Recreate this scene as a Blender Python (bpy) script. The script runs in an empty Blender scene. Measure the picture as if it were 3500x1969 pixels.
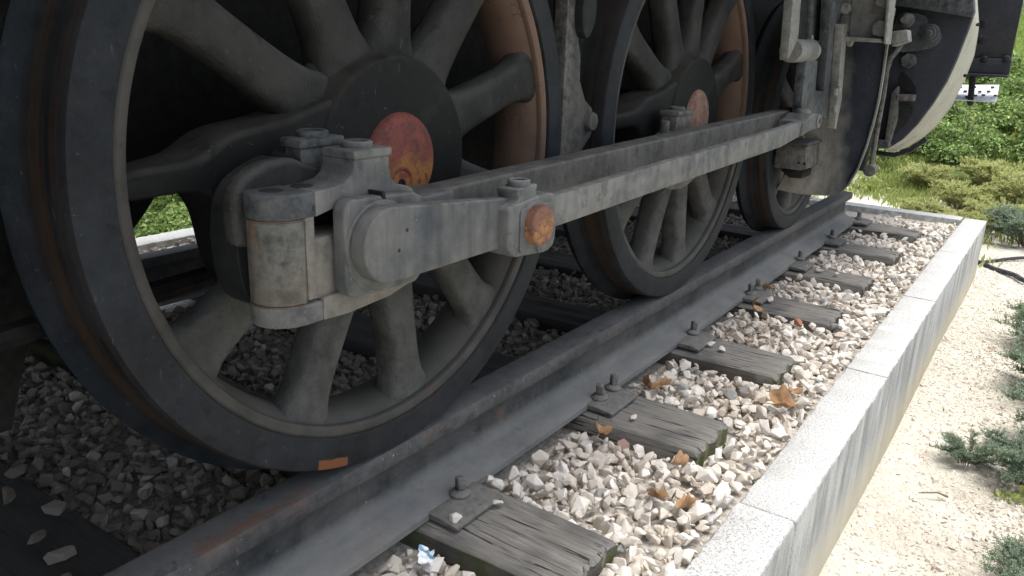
import bpy, bmesh, math, random
import numpy as np
from mathutils import Vector, Matrix
random.seed(7); rng = np.random.default_rng(7)
S = bpy.context.scene
R = math.radians

# ------------------------------------------------------------------ camera
cam_d = bpy.data.cameras.new('camera'); cam = bpy.data.objects.new('camera', cam_d)
S.collection.objects.link(cam); S.camera = cam
CR = Vector((0.57486, -0.81762, 0.03207)); CU = Vector((0.22693, 0.19696, 0.95379)); CF = Vector((0.78615, 0.54102, -0.29877))
CP = Vector((-0.9606, -0.9692, 0.7425))
m = Matrix((CR, CU, -CF)).transposed().to_4x4(); m.translation = CP
cam.matrix_world = m
cam_d.sensor_width = 36; cam_d.lens = 27.72; cam_d.clip_start = .02; cam_d.clip_end = 400
cam_d.dof.use_dof = False

# ------------------------------------------------------------------ light
ELEV, AZ = 80, -75          # sun elevation; azimuth of the sun seen from the track, degrees from +X
w = bpy.data.worlds.new('World'); S.world = w; w.use_nodes = True
nt = w.node_tree; nt.nodes.clear()
sky = nt.nodes.new('ShaderNodeTexSky'); sky.sky_type = 'NISHITA'; sky.sun_disc = False
sky.sun_elevation = R(ELEV); sky.sun_rotation = R(90 - AZ); sky.dust_density = 3.0; sky.air_density = 1.0; sky.ozone_density = 1.0
bg = nt.nodes.new('ShaderNodeBackground'); bg.inputs[1].default_value = 0.15
wo = nt.nodes.new('ShaderNodeOutputWorld'); hs = nt.nodes.new('ShaderNodeHueSaturation'); hs.inputs['Saturation'].default_value = .5      # thin bright overcast
nt.links.new(sky.outputs[0], hs.inputs['Color']); nt.links.new(hs.outputs[0], bg.inputs[0]); nt.links.new(bg.outputs[0], wo.inputs[0])
sl = bpy.data.lights.new('sun', 'SUN'); sl.energy = 1.5; sl.angle = R(28); sl.color = (1, .97, .92)
so = bpy.data.objects.new('sun', sl); S.collection.objects.link(so)
sd = Vector((math.cos(R(AZ))*math.cos(R(ELEV)), math.sin(R(AZ))*math.cos(R(ELEV)), math.sin(R(ELEV))))
so.rotation_euler = sd.to_track_quat('Z', 'Y').to_euler()
S.view_settings.view_transform = 'Standard'; S.view_settings.look = 'None'
S.view_settings.gamma = 1; S.view_settings.exposure = 1.0
S.render.engine = 'CYCLES'
S.cycles.max_bounces = 8; S.cycles.diffuse_bounces = 5

# ------------------------------------------------------------------ node helpers
class N:
    def __init__(s, name):
        s.m = bpy.data.materials.new(name); s.m.use_nodes = True; s.t = s.m.node_tree; s.t.nodes.clear()
        s.out = s.t.nodes.new('ShaderNodeOutputMaterial'); s.b = s.t.nodes.new('ShaderNodeBsdfPrincipled')
        s.t.links.new(s.b.outputs[0], s.out.inputs[0])
        s.tc = s.t.nodes.new('ShaderNodeTexCoord'); s.geo = s.t.nodes.new('ShaderNodeNewGeometry')
        s.oi = s.t.nodes.new('ShaderNodeObjectInfo')
    def lk(s, a, b): s.t.links.new(a, b)
    def put(s, inp, v):
        if hasattr(v, 'is_output'): s.lk(v, inp)
        elif v is not None:
            if isinstance(v, tuple) and len(v) == 3 and inp.type == 'RGBA': v = (*v, 1)
            inp.default_value = v
    def math(s, op, a, b=None, clamp=False):
        n = s.t.nodes.new('ShaderNodeMath'); n.operation = op; n.use_clamp = clamp
        s.put(n.inputs[0], a); s.put(n.inputs[1], b); return n.outputs[0]
    def vec(s, scale=(1, 1, 1), world=False, loc=(0, 0, 0)):
        n = s.t.nodes.new('ShaderNodeMapping'); s.lk(s.geo.outputs['Position'] if world else s.tc.outputs['Object'], n.inputs[0])
        n.inputs['Scale'].default_value = scale; n.inputs['Location'].default_value = loc; return n.outputs[0]
    def noise(s, sc, v=None, det=5, rough=.55, dist=0):
        n = s.t.nodes.new('ShaderNodeTexNoise'); n.inputs['Scale'].default_value = sc; n.inputs['Detail'].default_value = det
        n.inputs['Roughness'].default_value = rough; n.inputs['Distortion'].default_value = dist
        s.lk(v if v is not None else s.tc.outputs['Object'], n.inputs['Vector']); return n.outputs[0]
    def vor(s, sc, v=None, feat='F1', out='Distance', rnd=1):
        n = s.t.nodes.new('ShaderNodeTexVoronoi'); n.feature = feat; n.inputs['Scale'].default_value = sc; n.inputs['Randomness'].default_value = rnd
        s.lk(v if v is not None else s.tc.outputs['Object'], n.inputs['Vector']); return n.outputs[out]
    def rng(s, v, a, b, c=0., d=1.):
        n = s.t.nodes.new('ShaderNodeMapRange'); n.clamp = True; s.lk(v, n.inputs[0])
        for i, x in enumerate((a, b, c, d)): n.inputs[i+1].default_value = x
        return n.outputs[0]
    def mix(s, f, a, b, mode='MIX'):
        n = s.t.nodes.new('ShaderNodeMix'); n.data_type = 'RGBA'; n.blend_type = mode
        s.put(n.inputs[0], f); s.put(n.inputs[6], a); s.put(n.inputs[7], b); return n.outputs[2]
    def mixf(s, f, a, b):
        n = s.t.nodes.new('ShaderNodeMix'); n.data_type = 'FLOAT'; s.put(n.inputs[0], f); s.put(n.inputs[2], a); s.put(n.inputs[3], b); return n.outputs[0]
    def sep(s, v):
        n = s.t.nodes.new('ShaderNodeSeparateXYZ'); s.lk(v, n.inputs[0]); return n.outputs
    def up(s, a=.2, b=.9): return s.rng(s.sep(s.geo.outputs['Normal'])[2], a, b)
    def attr(s, name):
        n = s.t.nodes.new('ShaderNodeAttribute'); n.attribute_name = name; return n.outputs['Fac']
    def bump(s, h, st=.5, d=.005, prev=None):
        n = s.t.nodes.new('ShaderNodeBump'); n.inputs['Strength'].default_value = st; n.inputs['Distance'].default_value = d
        s.lk(h, n.inputs['Height'])
        if prev is not None: s.lk(prev, n.inputs['Normal'])
        return n.outputs[0]
    def box(s, vecout, c, h, soft):
        """1 inside the box c +- h, ragged edges come from vecout being distorted"""
        x = s.sep(vecout); r = None
        for i in range(3):
            if h[i] is None: continue
            d = s.math('ABSOLUTE', s.math('SUBTRACT', x[i], c[i]))
            f = s.rng(d, h[i]-soft, h[i]+soft, 1, 0); r = f if r is None else s.math('MULTIPLY', r, f)
        return r
    def warp(s, amt, sc=20, world=False):
        base = s.geo.outputs['Position'] if world else s.tc.outputs['Object']
        n = s.t.nodes.new('ShaderNodeTexNoise'); n.inputs['Scale'].default_value = sc; s.lk(base, n.inputs['Vector'])
        a = s.t.nodes.new('ShaderNodeVectorMath'); a.operation = 'SUBTRACT'; s.lk(n.outputs['Color'], a.inputs[0]); a.inputs[1].default_value = (.5, .5, .5)
        b = s.t.nodes.new('ShaderNodeVectorMath'); b.operation = 'MULTIPLY_ADD'; s.lk(a.outputs[0], b.inputs[0]); b.inputs[1].default_value = (amt,)*3; s.lk(base, b.inputs[2])
        return b.outputs[0]
    def done(s, col, rough=.6, metal=0, nrm=None, spec=.5):
        s.put(s.b.inputs['Base Color'], col); s.put(s.b.inputs['Roughness'], rough); s.b.inputs['Metallic'].default_value = metal
        s.b.inputs['Specular IOR Level'].default_value = spec
        if nrm is not None: s.lk(nrm, s.b.inputs['Normal'])
        return s.m

def worn(name, c1, c2, dust=(.2, .19, .165), dustamt=.7, rust=None, rustlev=.68, sc=9, rough=.55, bumpst=.35, streak=0, fleck=.0, vdust=.0, extra=None, spec=.18, edge=.5):
    n = N(name); P = n.geo.outputs['Position']
    a = n.rng(n.noise(sc, P, 6, .6), .38, .62)
    col = n.mix(a, c1, c2)
    col = n.mix(n.rng(n.noise(sc*9, P, 4, .7), .35, .75, 0, .45), col, tuple(x*.6 for x in c1))
    # settled dust on faces that look up, patchy film elsewhere
    d = n.math('MULTIPLY', n.up(.1, .85), n.rng(n.noise(sc*2.3, P, 6, .65), .25, .6, .35, 1))
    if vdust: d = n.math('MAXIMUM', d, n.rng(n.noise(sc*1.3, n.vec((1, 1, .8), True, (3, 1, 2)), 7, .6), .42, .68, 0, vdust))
    col = n.mix(n.math('MULTIPLY', d, dustamt), col, dust)
    if streak:
        st = n.rng(n.noise(16, n.vec((1.6, 1.6, .16), True), 5, .65), .42, .68, 0, streak)
        col = n.mix(st, col, tuple(x*.35 for x in c1))
    if rust:
        r = n.rng(n.noise(sc*.9, n.vec((1, 1, 1), True, (5, 3, 8)), 6, .7), rustlev, rustlev+.07, 0, .8)
        col = n.mix(r, col, rust)
    if fleck:
        f = n.rng(n.noise(170, P, 2, .5), .72, .76, 0, fleck); f2 = n.rng(n.noise(11, P, 3), .45, .6)
        col = n.mix(n.math('MULTIPLY', f, f2), col, (.42, .42, .4))
        sc1 = n.rng(n.noise(60, n.vec((3, 1, .4), True), 3, .6), .70, .74, 0, fleck*.8)
        col = n.mix(sc1, col, (.3, .3, .29))
    ed = n.rng(n.geo.outputs['Pointiness'], .515, .57, 0, edge); ed = n.math('MULTIPLY', ed, n.rng(n.noise(45, P, 5, .7), .38, .6))
    col = n.mix(ed, col, tuple(min(1, x*1.25) for x in dust))
    pt = n.noise(26, n.warp(.03, 30, True), 4, .6); chip = n.rng(pt, .63, .65, 0, .35)
    col = n.mix(chip, col, tuple(x*.45 for x in c1))
    ch2 = n.rng(n.noise(90, P, 4, .7), .66, .70, 0, .35); col = n.mix(ch2, col, tuple(min(1, x*1.1) for x in dust))
    if extra: col = extra(n, col)
    b = n.bump(chip, -.35, .0015)
    b = n.bump(n.noise(sc*5, P, 6, .7), bumpst, .004, b)
    b = n.bump(n.noise(260, P, 3, .6), bumpst*.8, .0008, b)
    rg = n.mixf(d, rough, .9)
    return n.done(col, rg, 0, b, spec)

# ------------------------------------------------------------------ materials
M = {}
M['black'] = worn('black_dusty_paint', (.008, .010, .012), (.016, .018, .02), (.07, .066, .056), .7, vdust=.15, fleck=.3, edge=.2)
def tread_x(n, col):      # rusty bands that run round the tread
    p = n.sep(n.geo.outputs['Position']); q = n.t.nodes.new('ShaderNodeCombineXYZ')
    n.lk(n.math('MULTIPLY', p[1], 60.), q.inputs[0]); n.lk(n.math('MULTIPLY', p[0], 1.2), q.inputs[1]); n.lk(n.math('MULTIPLY', p[2], 1.2), q.inputs[2])
    nz = n.noise(1.0, q.outputs[0], 4, .6)
    y = n.rng(n.math('ABSOLUTE', n.math('SUBTRACT', p[1], .0)), .022, .045, 1, 0)
    c = n.mix(n.math('MULTIPLY', n.rng(nz, .4, .6), n.math('MULTIPLY', y, .55)), col, (.062, .036, .018))
    # bare rust patch chipped off the tyre edge
    w = n.sep(n.warp(.006, 60, True)); dx = n.math('SUBTRACT', w[0], .022); dz = n.math('SUBTRACT', w[2], .543)
    rad = n.math('SQRT', n.math('ADD', n.math('MULTIPLY', dx, dx), n.math('MULTIPLY', dz, dz)))
    ok = n.math('MULTIPLY', n.rng(rad, .5205, .5225), n.math('MULTIPLY', n.rng(n.math('ABSOLUTE', n.math('SUBTRACT', w[0], -.138)), .031, .034, 1, 0), n.math('MULTIPLY', n.rng(w[2], .2, .19), n.rng(w[1], -.030, -.034))))
    return n.mix(ok, c, (.17, .07, .035))
M['tyre'] = worn('tyre_steel', (.007, .010, .014), (.016, .021, .027), (.095, .097, .094), .4, vdust=.26, fleck=.12, extra=tread_x, rough=.5, spec=.14, edge=.06)
def lower_light(n, col):          # outside light on the lower spokes, put into the colour as paler patches
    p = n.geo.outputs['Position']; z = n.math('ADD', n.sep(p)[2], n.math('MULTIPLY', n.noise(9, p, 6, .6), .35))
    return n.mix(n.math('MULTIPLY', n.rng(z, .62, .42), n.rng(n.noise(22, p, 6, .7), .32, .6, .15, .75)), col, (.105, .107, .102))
M['wheel'] = worn('wheel_centre_paint', (.014, .015, .015), (.028, .028, .026), (.105, .102, .092),   .8, vdust=.36, rust=(.07, .035, .02), rustlev=.72, fleck=.2, bumpst=1.0, extra=lower_light, edge=.25)
M['hub'] = worn('hub_black_paint', (.0065, .008, .008), (.011, .012, .012), (.07, .067, .055), .8, fleck=.25, bumpst=.15, rough=.55, spec=.13, edge=.1)
def rim_mat():
    n = N('rim_flaking_paint'); P = n.geo.outputs['Position']; o = n.sep(n.tc.outputs['Object'])
    tan = n.mix(n.rng(n.noise(7, P, 5), .4, .6), (.15, .092, .062), (.11, .07, .05))
    gry = n.mix(n.rng(n.noise(14, P, 6), .4, .6), (.028, .028, .025), (.055, .052, .046))
    # the tan paint survives on the sheltered forward side of the rim
    side = n.math('MULTIPLY', n.rng(o[0], .18, .34), n.rng(n.math('ADD', o[2], n.math('MULTIPLY', n.noise(9, P, 4), .12)), -.1, .0))
    side = n.math('MULTIPLY', side, n.rng(o[1], -.046, -.040))
    c = n.mix(side, gry, tan)
    cr = n.vor(22, n.warp(.05, 16, True), 'DISTANCE_TO_EDGE'); cm = n.math('MULTIPLY', n.rng(cr, .0, .018, 1, 0), n.rng(n.noise(9, P, 3), .55, .62))
    ch = n.rng(n.noise(19, n.vec((1, 1, .55), True, (2, 0, 1)), 4, .6), .66, .675)
    c = n.mix(n.math('MAXIMUM', cm, ch), c, (.06, .025, .015))
    c = n.mix(n.math('MULTIPLY', n.up(.2, .9), .5), c, (.12, .115, .10))
    b = n.bump(n.math('MAXIMUM', cm, ch), -.6, .002); b = n.bump(n.noise(50, P, 5, .7), .4, .003, b)
    return n.done(c, .8, 0, b)
M['rim'] = rim_mat()
def cap_mat(name, c1, c2, lev):
    n = N(name); P = n.tc.outputs['Object']
    o = n.sep(n.warp(.09, 22))
    lo = n.rng(o[2], .0, -.02)
    orange = n.math('MULTIPLY', n.rng(n.noise(24, P, 4, .6), lev, lev+.03), n.rng(o[2], .02, -.01))
    c = n.mix(n.rng(n.noise(30, P, 6, .65), .4, .62), c1, tuple(x*.6 for x in c1))
    c = n.mix(orange, c, c2)
    c = n.mix(n.math('MULTIPLY', n.rng(o[2], -.035, -.05), .7), c, (.16, .14, .11))
    rr = n.t.nodes.new('ShaderNodeVectorMath'); rr.operation = 'LENGTH'; n.lk(n.warp(.02, 40), rr.inputs[0])
    rg = n.math('SINE', n.math('MULTIPLY', rr.outputs['Value'], 420.))
    rings = n.math('MULTIPLY', n.rng(rg, .2, .9), n.rng(n.noise(14, P, 3), .5, .6, 0, .6))
    cr = n.rng(n.vor(38, n.warp(.03, 30), 'DISTANCE_TO_EDGE'), 0, .03, 1, 0)
    cr = n.math('MULTIPLY', cr, n.rng(n.noise(18, P, 3), .36, .46))
    dk = n.math('MAXIMUM', cr, rings)
    c = n.mix(n.math('MULTIPLY', dk, .8), c, (.035, .018, .014))
    b = n.bump(dk, -.5, .0015); b = n.bump(n.noise(70, P, 5, .7), .6, .002, b)
    return n.done(c, .7, 0, b)
M['redcap'] = cap_mat('axle_cap_red_paint', (.21, .05, .036), (.30, .125, .03), .38)
M['pinkcap'] = cap_mat('axle_cap_faded_paint', (.27, .15, .10), (.27, .09, .065), .6)
M['rustcap'] = cap_mat('pin_cap_rust', (.17, .075, .045), (.27, .125, .05), .47)
M['seam'] = worn('seam_rust', (.10, .06, .035), (.17, .10, .055), (.15, .13, .1), .5)
M['rod'] = worn('rod_grey_paint', (.062, .070, .077), (.142, .142, .136), (.25, .243, .22), .7, vdust=.5, streak=.55, fleck=.3, bumpst=.3, sc=10, edge=.3)
M['rodtan'] = worn('rod_greybrown_paint', (.045, .046, .045), (.105, .10, .09), (.19, .18, .16), .85, vdust=.3, streak=.5, fleck=.3, sc=6, rust=(.15, .09, .06), rustlev=.66)
M['steeldark'] = worn('motion_dark_paint', (.018, .024, .031), (.034, .041, .047), (.13, .132, .125), .8, vdust=.45, fleck=.5, bumpst=.3)
M['brass'] = worn('bearing_block_grey', (.12, .112, .098), (.17, .16, .14), (.2, .19, .17), .6, vdust=.3, streak=.4, rust=(.2, .1, .05), rustlev=.6, fleck=.3)
M['wedge'] = worn('wedge_rusty_paint', (.06, .066, .064), (.14, .13, .108), (.17, .165, .145), .6, rust=(.17, .10, .055), rustlev=.54, streak=.5, sc=6, fleck=.4)
M['greybr'] = worn('bracket_light_grey', (.12, .125, .115), (.21, .21, .195), (.25, .24, .215), .7, vdust=.3, streak=.35, rust=(.2, .12, .08), rustlev=.7, bumpst=.3)
M['guard'] = worn('guard_dusty_black', (.016, .022, .034), (.024, .03, .042), (.13, .12, .1), .8, vdust=.5, fleck=.3, bumpst=1.0)
def dustleft(n, col):
    p = n.sep(n.warp(.10, 14, True)); d = n.rng(n.math('ADD', p[1], n.math('MULTIPLY', p[2], -.12)), -.33, -.19)
    nz = n.rng(n.noise(30, n.vec((1, 1, .5), True), 6, .7), .3, .6, .45, 1)
    return n.mix(n.math('MULTIPLY', d, n.math('MULTIPLY', nz, .9)), col, (.42, .395, .335))
M['guard'] = worn('guard_dusty_black', (.014, .02, .032), (.022, .028, .04), (.14, .13, .11), .8, vdust=.12, fleck=.2, bumpst=1.0, extra=dustleft, edge=.1)
M['cyl'] = worn('cylinder_navy_paint', (.02, .025, .036), (.028, .032, .042), (.12, .11, .09), .5, vdust=.2, fleck=.1, bumpst=.3, edge=.08)
M['cream'] = worn('cylinder_cream_band', (.34, .335, .28), (.46, .455, .39), (.35, .33, .28), .3, streak=.3, bumpst=.15, sc=4)
M['beam'] = worn('beam_black_paint', (.018, .02, .025), (.024, .026, .03), (.08, .08, .08), .4, bumpst=.2, rough=.35, edge=.1)
M['frame'] = worn('frame_black', (.006, .006, .007), (.009, .009, .009), (.02, .019, .017), .5)
M['step'] = worn('step_pale_plate', (.5, .51, .56), (.62, .63, .68), (.6, .6, .6), .2, bumpst=.3)
def rail_x(n, col):
    p = n.warp(.02, 18, True)
    a = n.box(p, (-.285, -.022, .0), (.11, .010, .02), .010)
    a = n.math('MULTIPLY', a, n.rng(n.noise(24, n.vec((.5, 2, 1), True), 6, .7), .36, .56))
    col = n.mix(n.math('MULTIPLY', a, .85), col, (.15, .075, .045))
    z = n.sep(n.geo.outputs['Position'])
    foot = n.math('MULTIPLY', n.rng(z[2], -.10, -.138), n.rng(n.noise(9, n.vec((.5, 1, 1), True), 6, .7), .3, .65, .3, .85))
    return n.mix(foot, col, (.24, .24, .228))
M['rail'] = worn('rail_steel', (.022, .027, .032), (.075, .073, .072), (.15, .15, .147), .6, vdust=.4, fleck=.9, rust=(.11, .075, .06), rustlev=.58, extra=rail_x, edge=.2, sc=6, bumpst=.2, rough=.5)
M['spike'] = worn('spike_steel', (.075, .076, .074), (.13, .126, .118), (.19, .185, .17), .6, rust=(.1, .06, .04), rustlev=.6, sc=30)

def wood_mat():
    n = N('weathered_sleeper_wood'); P = n.geo.outputs['Position']
    g = n.noise(14, n.vec((9, .8, 9), True), 8, .65, .6)
    c = n.mix(n.rng(g, .35, .65), (.12, .112, .10), (.27, .255, .23))
    c = n.mix(n.rng(n.noise(6, P, 5), .4, .65, 0, .6), c, (.20, .19, .17))
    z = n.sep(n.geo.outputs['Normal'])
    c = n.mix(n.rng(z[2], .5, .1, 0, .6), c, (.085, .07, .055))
    cr = n.rng(n.noise(16, n.vec((9, .4, 9), True, (1, 2, 3)), 4, .5, .4), .60, .645)
    c = n.mix(cr, c, (.02, .018, .015))
    dk = n.rng(n.noise(3.2, n.vec((1, 1, 1), True, (9, 4, 0)), 3), .56, .66, 0, .65)
    c = n.mix(dk, c, (.045, .045, .048))
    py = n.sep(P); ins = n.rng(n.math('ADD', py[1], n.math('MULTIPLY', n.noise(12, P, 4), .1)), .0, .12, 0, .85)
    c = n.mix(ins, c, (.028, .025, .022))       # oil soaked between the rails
    mo = n.math('MULTIPLY', n.rng(py[1], -.36, -.41), n.math('MULTIPLY', n.rng(n.noise(18, P, 4), .42, .56), n.rng(py[0], 1.6, 1.2)))
    c = n.mix(n.math('MULTIPLY', mo, n.rng(z[2], .9, .3)), c, (.085, .10, .02))
    mo2 = n.math('MULTIPLY', n.rng(z[0], -.4, -.8), n.math('MULTIPLY', n.rng(n.noise(10, P, 4), .4, .55, 0, .8), n.rng(py[0], .35, .2)))
    c = n.mix(mo2, c, (.055, .07, .02))
    b = n.bump(cr, -1, .006); b = n.bump(g, .7, .006, b); b = n.bump(n.noise(120, n.vec((6, .6, 6), True), 4, .7), .5, .0015, b)
    return n.done(c, .85, 0, b)
M['wood'] = wood_mat()
def stone_mat():
    n = N('limestone_ballast'); P = n.geo.outputs['Position']; t = n.attr('tone')
    c = n.mix(t, (.60, .53, .44), (.84, .80, .735))
    c = n.mix(n.rng(n.noise(4.1, n.vec((1, 1, 1), True), 2), .6, .66, 0, .35), c, (.42, .33, .26))
    c = n.mix(n.rng(t, .95, .97), c, (.30, .30, .295))
    c = n.mix(n.rng(t, .996, .997), c, (.36, .17, .11))
    c = n.mix(n.rng(n.noise(60, P, 5, .7), .5, .75, 0, .35), c, (.42, .35, .27))
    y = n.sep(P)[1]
    g = n.rng(n.math('ADD', y, n.math('MULTIPLY', n.noise(5, P, 4), .10)), -.02, .16)       # darker and browner between the rails
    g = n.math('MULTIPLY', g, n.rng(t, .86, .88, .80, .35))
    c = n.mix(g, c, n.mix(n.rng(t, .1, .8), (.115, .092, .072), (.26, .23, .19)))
    d = n.math('MULTIPLY', n.rng(n.math('ADD', y, n.math('MULTIPLY', n.noise(6, P, 3), .2)), -.20, -.02), .28)
    c = n.mix(d, c, (.27, .235, .2))
    b = n.bump(n.noise(90, P, 5, .7), .5, .003)
    return n.done(c, .9, 0, b, .15)
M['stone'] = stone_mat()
def kerb_mat():
    n = N('granite_kerb'); P = n.geo.outputs['Position']; nz = n.sep(n.geo.outputs['Normal'])
    sp = n.noise(230, P, 3, .6)
    c = n.mix(n.rng(sp, .36, .5), (.24, .24, .24), (.57, .57, .55))
    c = n.mix(n.rng(n.vor(160, P), .05, .22, .6, 0), c, (.16, .16, .165))
    c = n.mix(n.rng(n.noise(5, P, 4), .4, .6, 0, .3), c, (.58, .57, .53))
    st = n.noise(13, n.vec((1.3, 1, .22), True), 6, .65); z = n.sep(P)[2]
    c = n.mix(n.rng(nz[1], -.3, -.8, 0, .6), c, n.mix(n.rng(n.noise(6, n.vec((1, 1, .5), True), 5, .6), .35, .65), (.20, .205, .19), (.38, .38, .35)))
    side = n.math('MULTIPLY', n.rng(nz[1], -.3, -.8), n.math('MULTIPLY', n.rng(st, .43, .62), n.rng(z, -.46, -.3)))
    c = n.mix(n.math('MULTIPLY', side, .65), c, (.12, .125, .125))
    sb = n.math('MULTIPLY', n.rng(nz[1], -.3, -.8), n.rng(z, -.36, -.5))
    c = n.mix(n.math('MULTIPLY', sb, .75), c, (.52, .47, .34))
    inn = n.rng(n.math('MAXIMUM', nz[1], n.math('MULTIPLY', nz[0], -1.)), .4, .8, 0, .6)
    c = n.mix(n.math('MULTIPLY', inn, n.rng(n.noise(20, P, 4), .35, .6)), c, (.16, .15, .13))
    b = n.bump(sp, .5, .0015); b = n.bump(n.noise(40, P, 5), .3, .002, b)
    return n.done(c, .85, 0, b)
M['kerb'] = kerb_mat()
def sand_mat():
    n = N('sandy_ground'); P = n.geo.outputs['Position']
    c = n.mix(n.rng(n.noise(60, P, 6, .75), .35, .65), (.42, .375, .295), (.66, .62, .53))
    c = n.mix(n.rng(n.noise(2.2, P, 5, .6), .40, .62, 0, .75), c, (.64, .61, .53))
    c = n.mix(n.rng(n.noise(8, n.vec((1, 1, 1), True, (4, 4, 0)), 5, .7), .58, .72, 0, .55), c, (.24, .17, .11))
    x = n.math('ADD', n.sep(P)[0], n.math('MULTIPLY', n.noise(1.5, P, 5, .7), 2.0)); fy = n.rng(n.sep(P)[1], 2.6, 3.1)
    c = n.mix(n.math('MAXIMUM', n.rng(x, 7.9, 8.6), fy), c, n.mix(n.rng(n.noise(3, P, 5), .4, .6), (.06, .09, .02), (.13, .16, .05)))
    pe = n.vor(120, P); c = n.mix(n.rng(pe, .05, .16, .55, 0), c, (.72, .68, .6))
    b = n.bump(pe, -.5, .004); b = n.bump(n.noise(25, P, 7, .75), .9, .012, b)
    return n.done(c, .95, 0, b, .2)
M['sand'] = sand_mat()
def soil_mat():
    n = N('ballast_bed_fines'); P = n.geo.outputs['Position']
    c = n.mix(n.rng(n.noise(60, P, 5), .4, .6), (.36, .33, .28), (.58, .54, .48)); return n.done(c, .95, 0, n.bump(n.noise(80, P, 5), .8, .01))
M['soil'] = soil_mat()
def grass_mat():
    n = N('grassy_hillside'); P = n.geo.outputs['Position']
    c = n.mix(n.rng(n.noise(1.3, P, 6, .7), .35, .65), (.16, .24, .03), (.30, .38, .09)); return n.done(c, .95, 0, n.bump(n.noise(5, P, 6, .8), 1, .2))
M['hill'] = grass_mat()
def leaf_mat(name, c1, c2, c3, tr=.3):
    n = N(name); t = n.attr('tone'); c = n.mix(n.rng(t, 0, .7), c1, c2); c = n.mix(n.rng(t, .86, .9), c, c3)
    m = n.done(c, .6, 0, None, .3)
    td = n.t.nodes.new('ShaderNodeBsdfTranslucent'); n.lk(c, td.inputs[0]); mx = n.t.nodes.new('ShaderNodeMixShader'); mx.inputs[0].default_value = tr
    n.lk(n.b.outputs[0], mx.inputs[1]); n.lk(td.outputs[0], mx.inputs[2]); n.lk(mx.outputs[0], n.out.inputs[0]); return m
M['juniper'] = leaf_mat('juniper_needles', (.09, .135, .08), (.34, .42, .30), (.26, .19, .12))
M['feather'] = leaf_mat('feathery_yellowgreen', (.16, .19, .05), (.66, .68, .30), (.55, .42, .25))
M['ivy'] = leaf_mat('ivy_leaves', (.05, .09, .025), (.40, .54, .17), (.75, .78, .5))
M['weed'] = leaf_mat('weed_leaves', (.20, .26, .06), (.46, .52, .18), (.48, .44, .22))
M['grass'] = leaf_mat('grass_blades', (.20, .31, .05), (.44, .56, .14), (.5, .52, .24))
M['litter'] = leaf_mat('plant_litter', (.14, .09, .06), (.36, .28, .19), (.5, .45, .36), .1)
M['dryleaf'] = worn('dry_leaf', (.26, .14, .07), (.42, .26, .14), (.42, .28, .16), .3, sc=20)
M['bark'] = worn('twig_bark', (.1, .075, .05), (.16, .12, .09), (.2, .16, .12), .2, sc=20)
M['cable'] = worn('cable_rubber', (.015, .017, .022), (.02, .022, .027), (.1, .1, .1), .3)
def plain(name, c, rough=.5):
    n = N(name); return n.done(n.mix(n.rng(n.noise(12, None, 3), .3, .7, 0, .2), c, tuple(x*.8 for x in c)), rough)
M['petal_y'] = plain('yellow_petal', (.75, .55, .03)); M['petal_p'] = plain('pink_petal', (.7, .45, .42))
def wrap_mat():
    n = N('crumpled_wrapper'); o = n.sep(n.warp(.01, 60)); c = n.mix(n.rng(n.math('ABSOLUTE', n.math('SUBTRACT', o[0], .008)), .004, .006, 1, 0), (.8, .82, .84), (.18, .38, .52))
    return n.done(c, .25, 0, n.bump(n.noise(60, None, 4), 1, .004))
M['wrapper'] = wrap_mat()
M['white'] = plain('white_wall_paint', (.75, .76, .78)); M['teal'] = plain('teal_paint', (.03, .42, .42)); M['yellow'] = plain('yellow_paint', (.8, .5, .03))

# ------------------------------------------------------------------ object helpers
ORG = {}
C = S.collection
def thing(name, label, cat, loc=(0, 0, 0), group=None, kind=None):
    o = bpy.data.objects.new(name, None); C.objects.link(o); o.location = loc; o.empty_display_size = .1; ORG[o.name] = Vector(loc)
    o['label'] = label; o['category'] = cat
    if group: o['group'] = group
    if kind: o['kind'] = kind
    return o
def tag(o, label, cat, group=None, kind=None):
    if label: o['label'] = label
    if cat: o['category'] = cat
    if group: o['group'] = group
    if kind: o['kind'] = kind
    return o
def obj(name, bm, mat, parent=None, smooth=40, org=None, label=None):
    """one mesh object; vertices are given in world space, the origin goes to the middle of the shape (or to org)"""
    bmesh.ops.recalc_face_normals(bm, faces=bm.faces)
    vs = [v.co for v in bm.verts]
    o3 = Vector(org) if org is not None else Vector([(min(v[i] for v in vs)+max(v[i] for v in vs))/2 for i in range(3)])
    for v in bm.verts: v.co -= o3
    if smooth:
        a = R(smooth)
        for f in bm.faces: f.smooth = True
        for e in bm.edges:
            if len(e.link_faces) == 2 and e.calc_face_angle(0) > a: e.smooth = False
    me = bpy.data.meshes.new(name); bm.to_mesh(me); bm.free()
    me.materials.append(M[mat])
    return link(name, me, o3, parent, label)
def link(name, me, o3, parent=None, label=None):
    o = bpy.data.objects.new(name, me); C.objects.link(o); ORG[o.name] = Vector(o3)
    if parent is not None: o.parent = parent; o.location = Vector(o3) - ORG[parent.name]
    else: o.location = o3
    if label: o['label'] = label
    return o
def bevel(bm, w, seg=2, ang=30):
    if w <= 0: return bm
    es = [e for e in bm.edges if len(e.link_faces) == 2 and e.calc_face_angle(0) > R(ang)]
    bmesh.ops.bevel(bm, geom=es, offset=w, segments=seg, profile=.5, affect='EDGES', clamp_overlap=True); return bm
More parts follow.
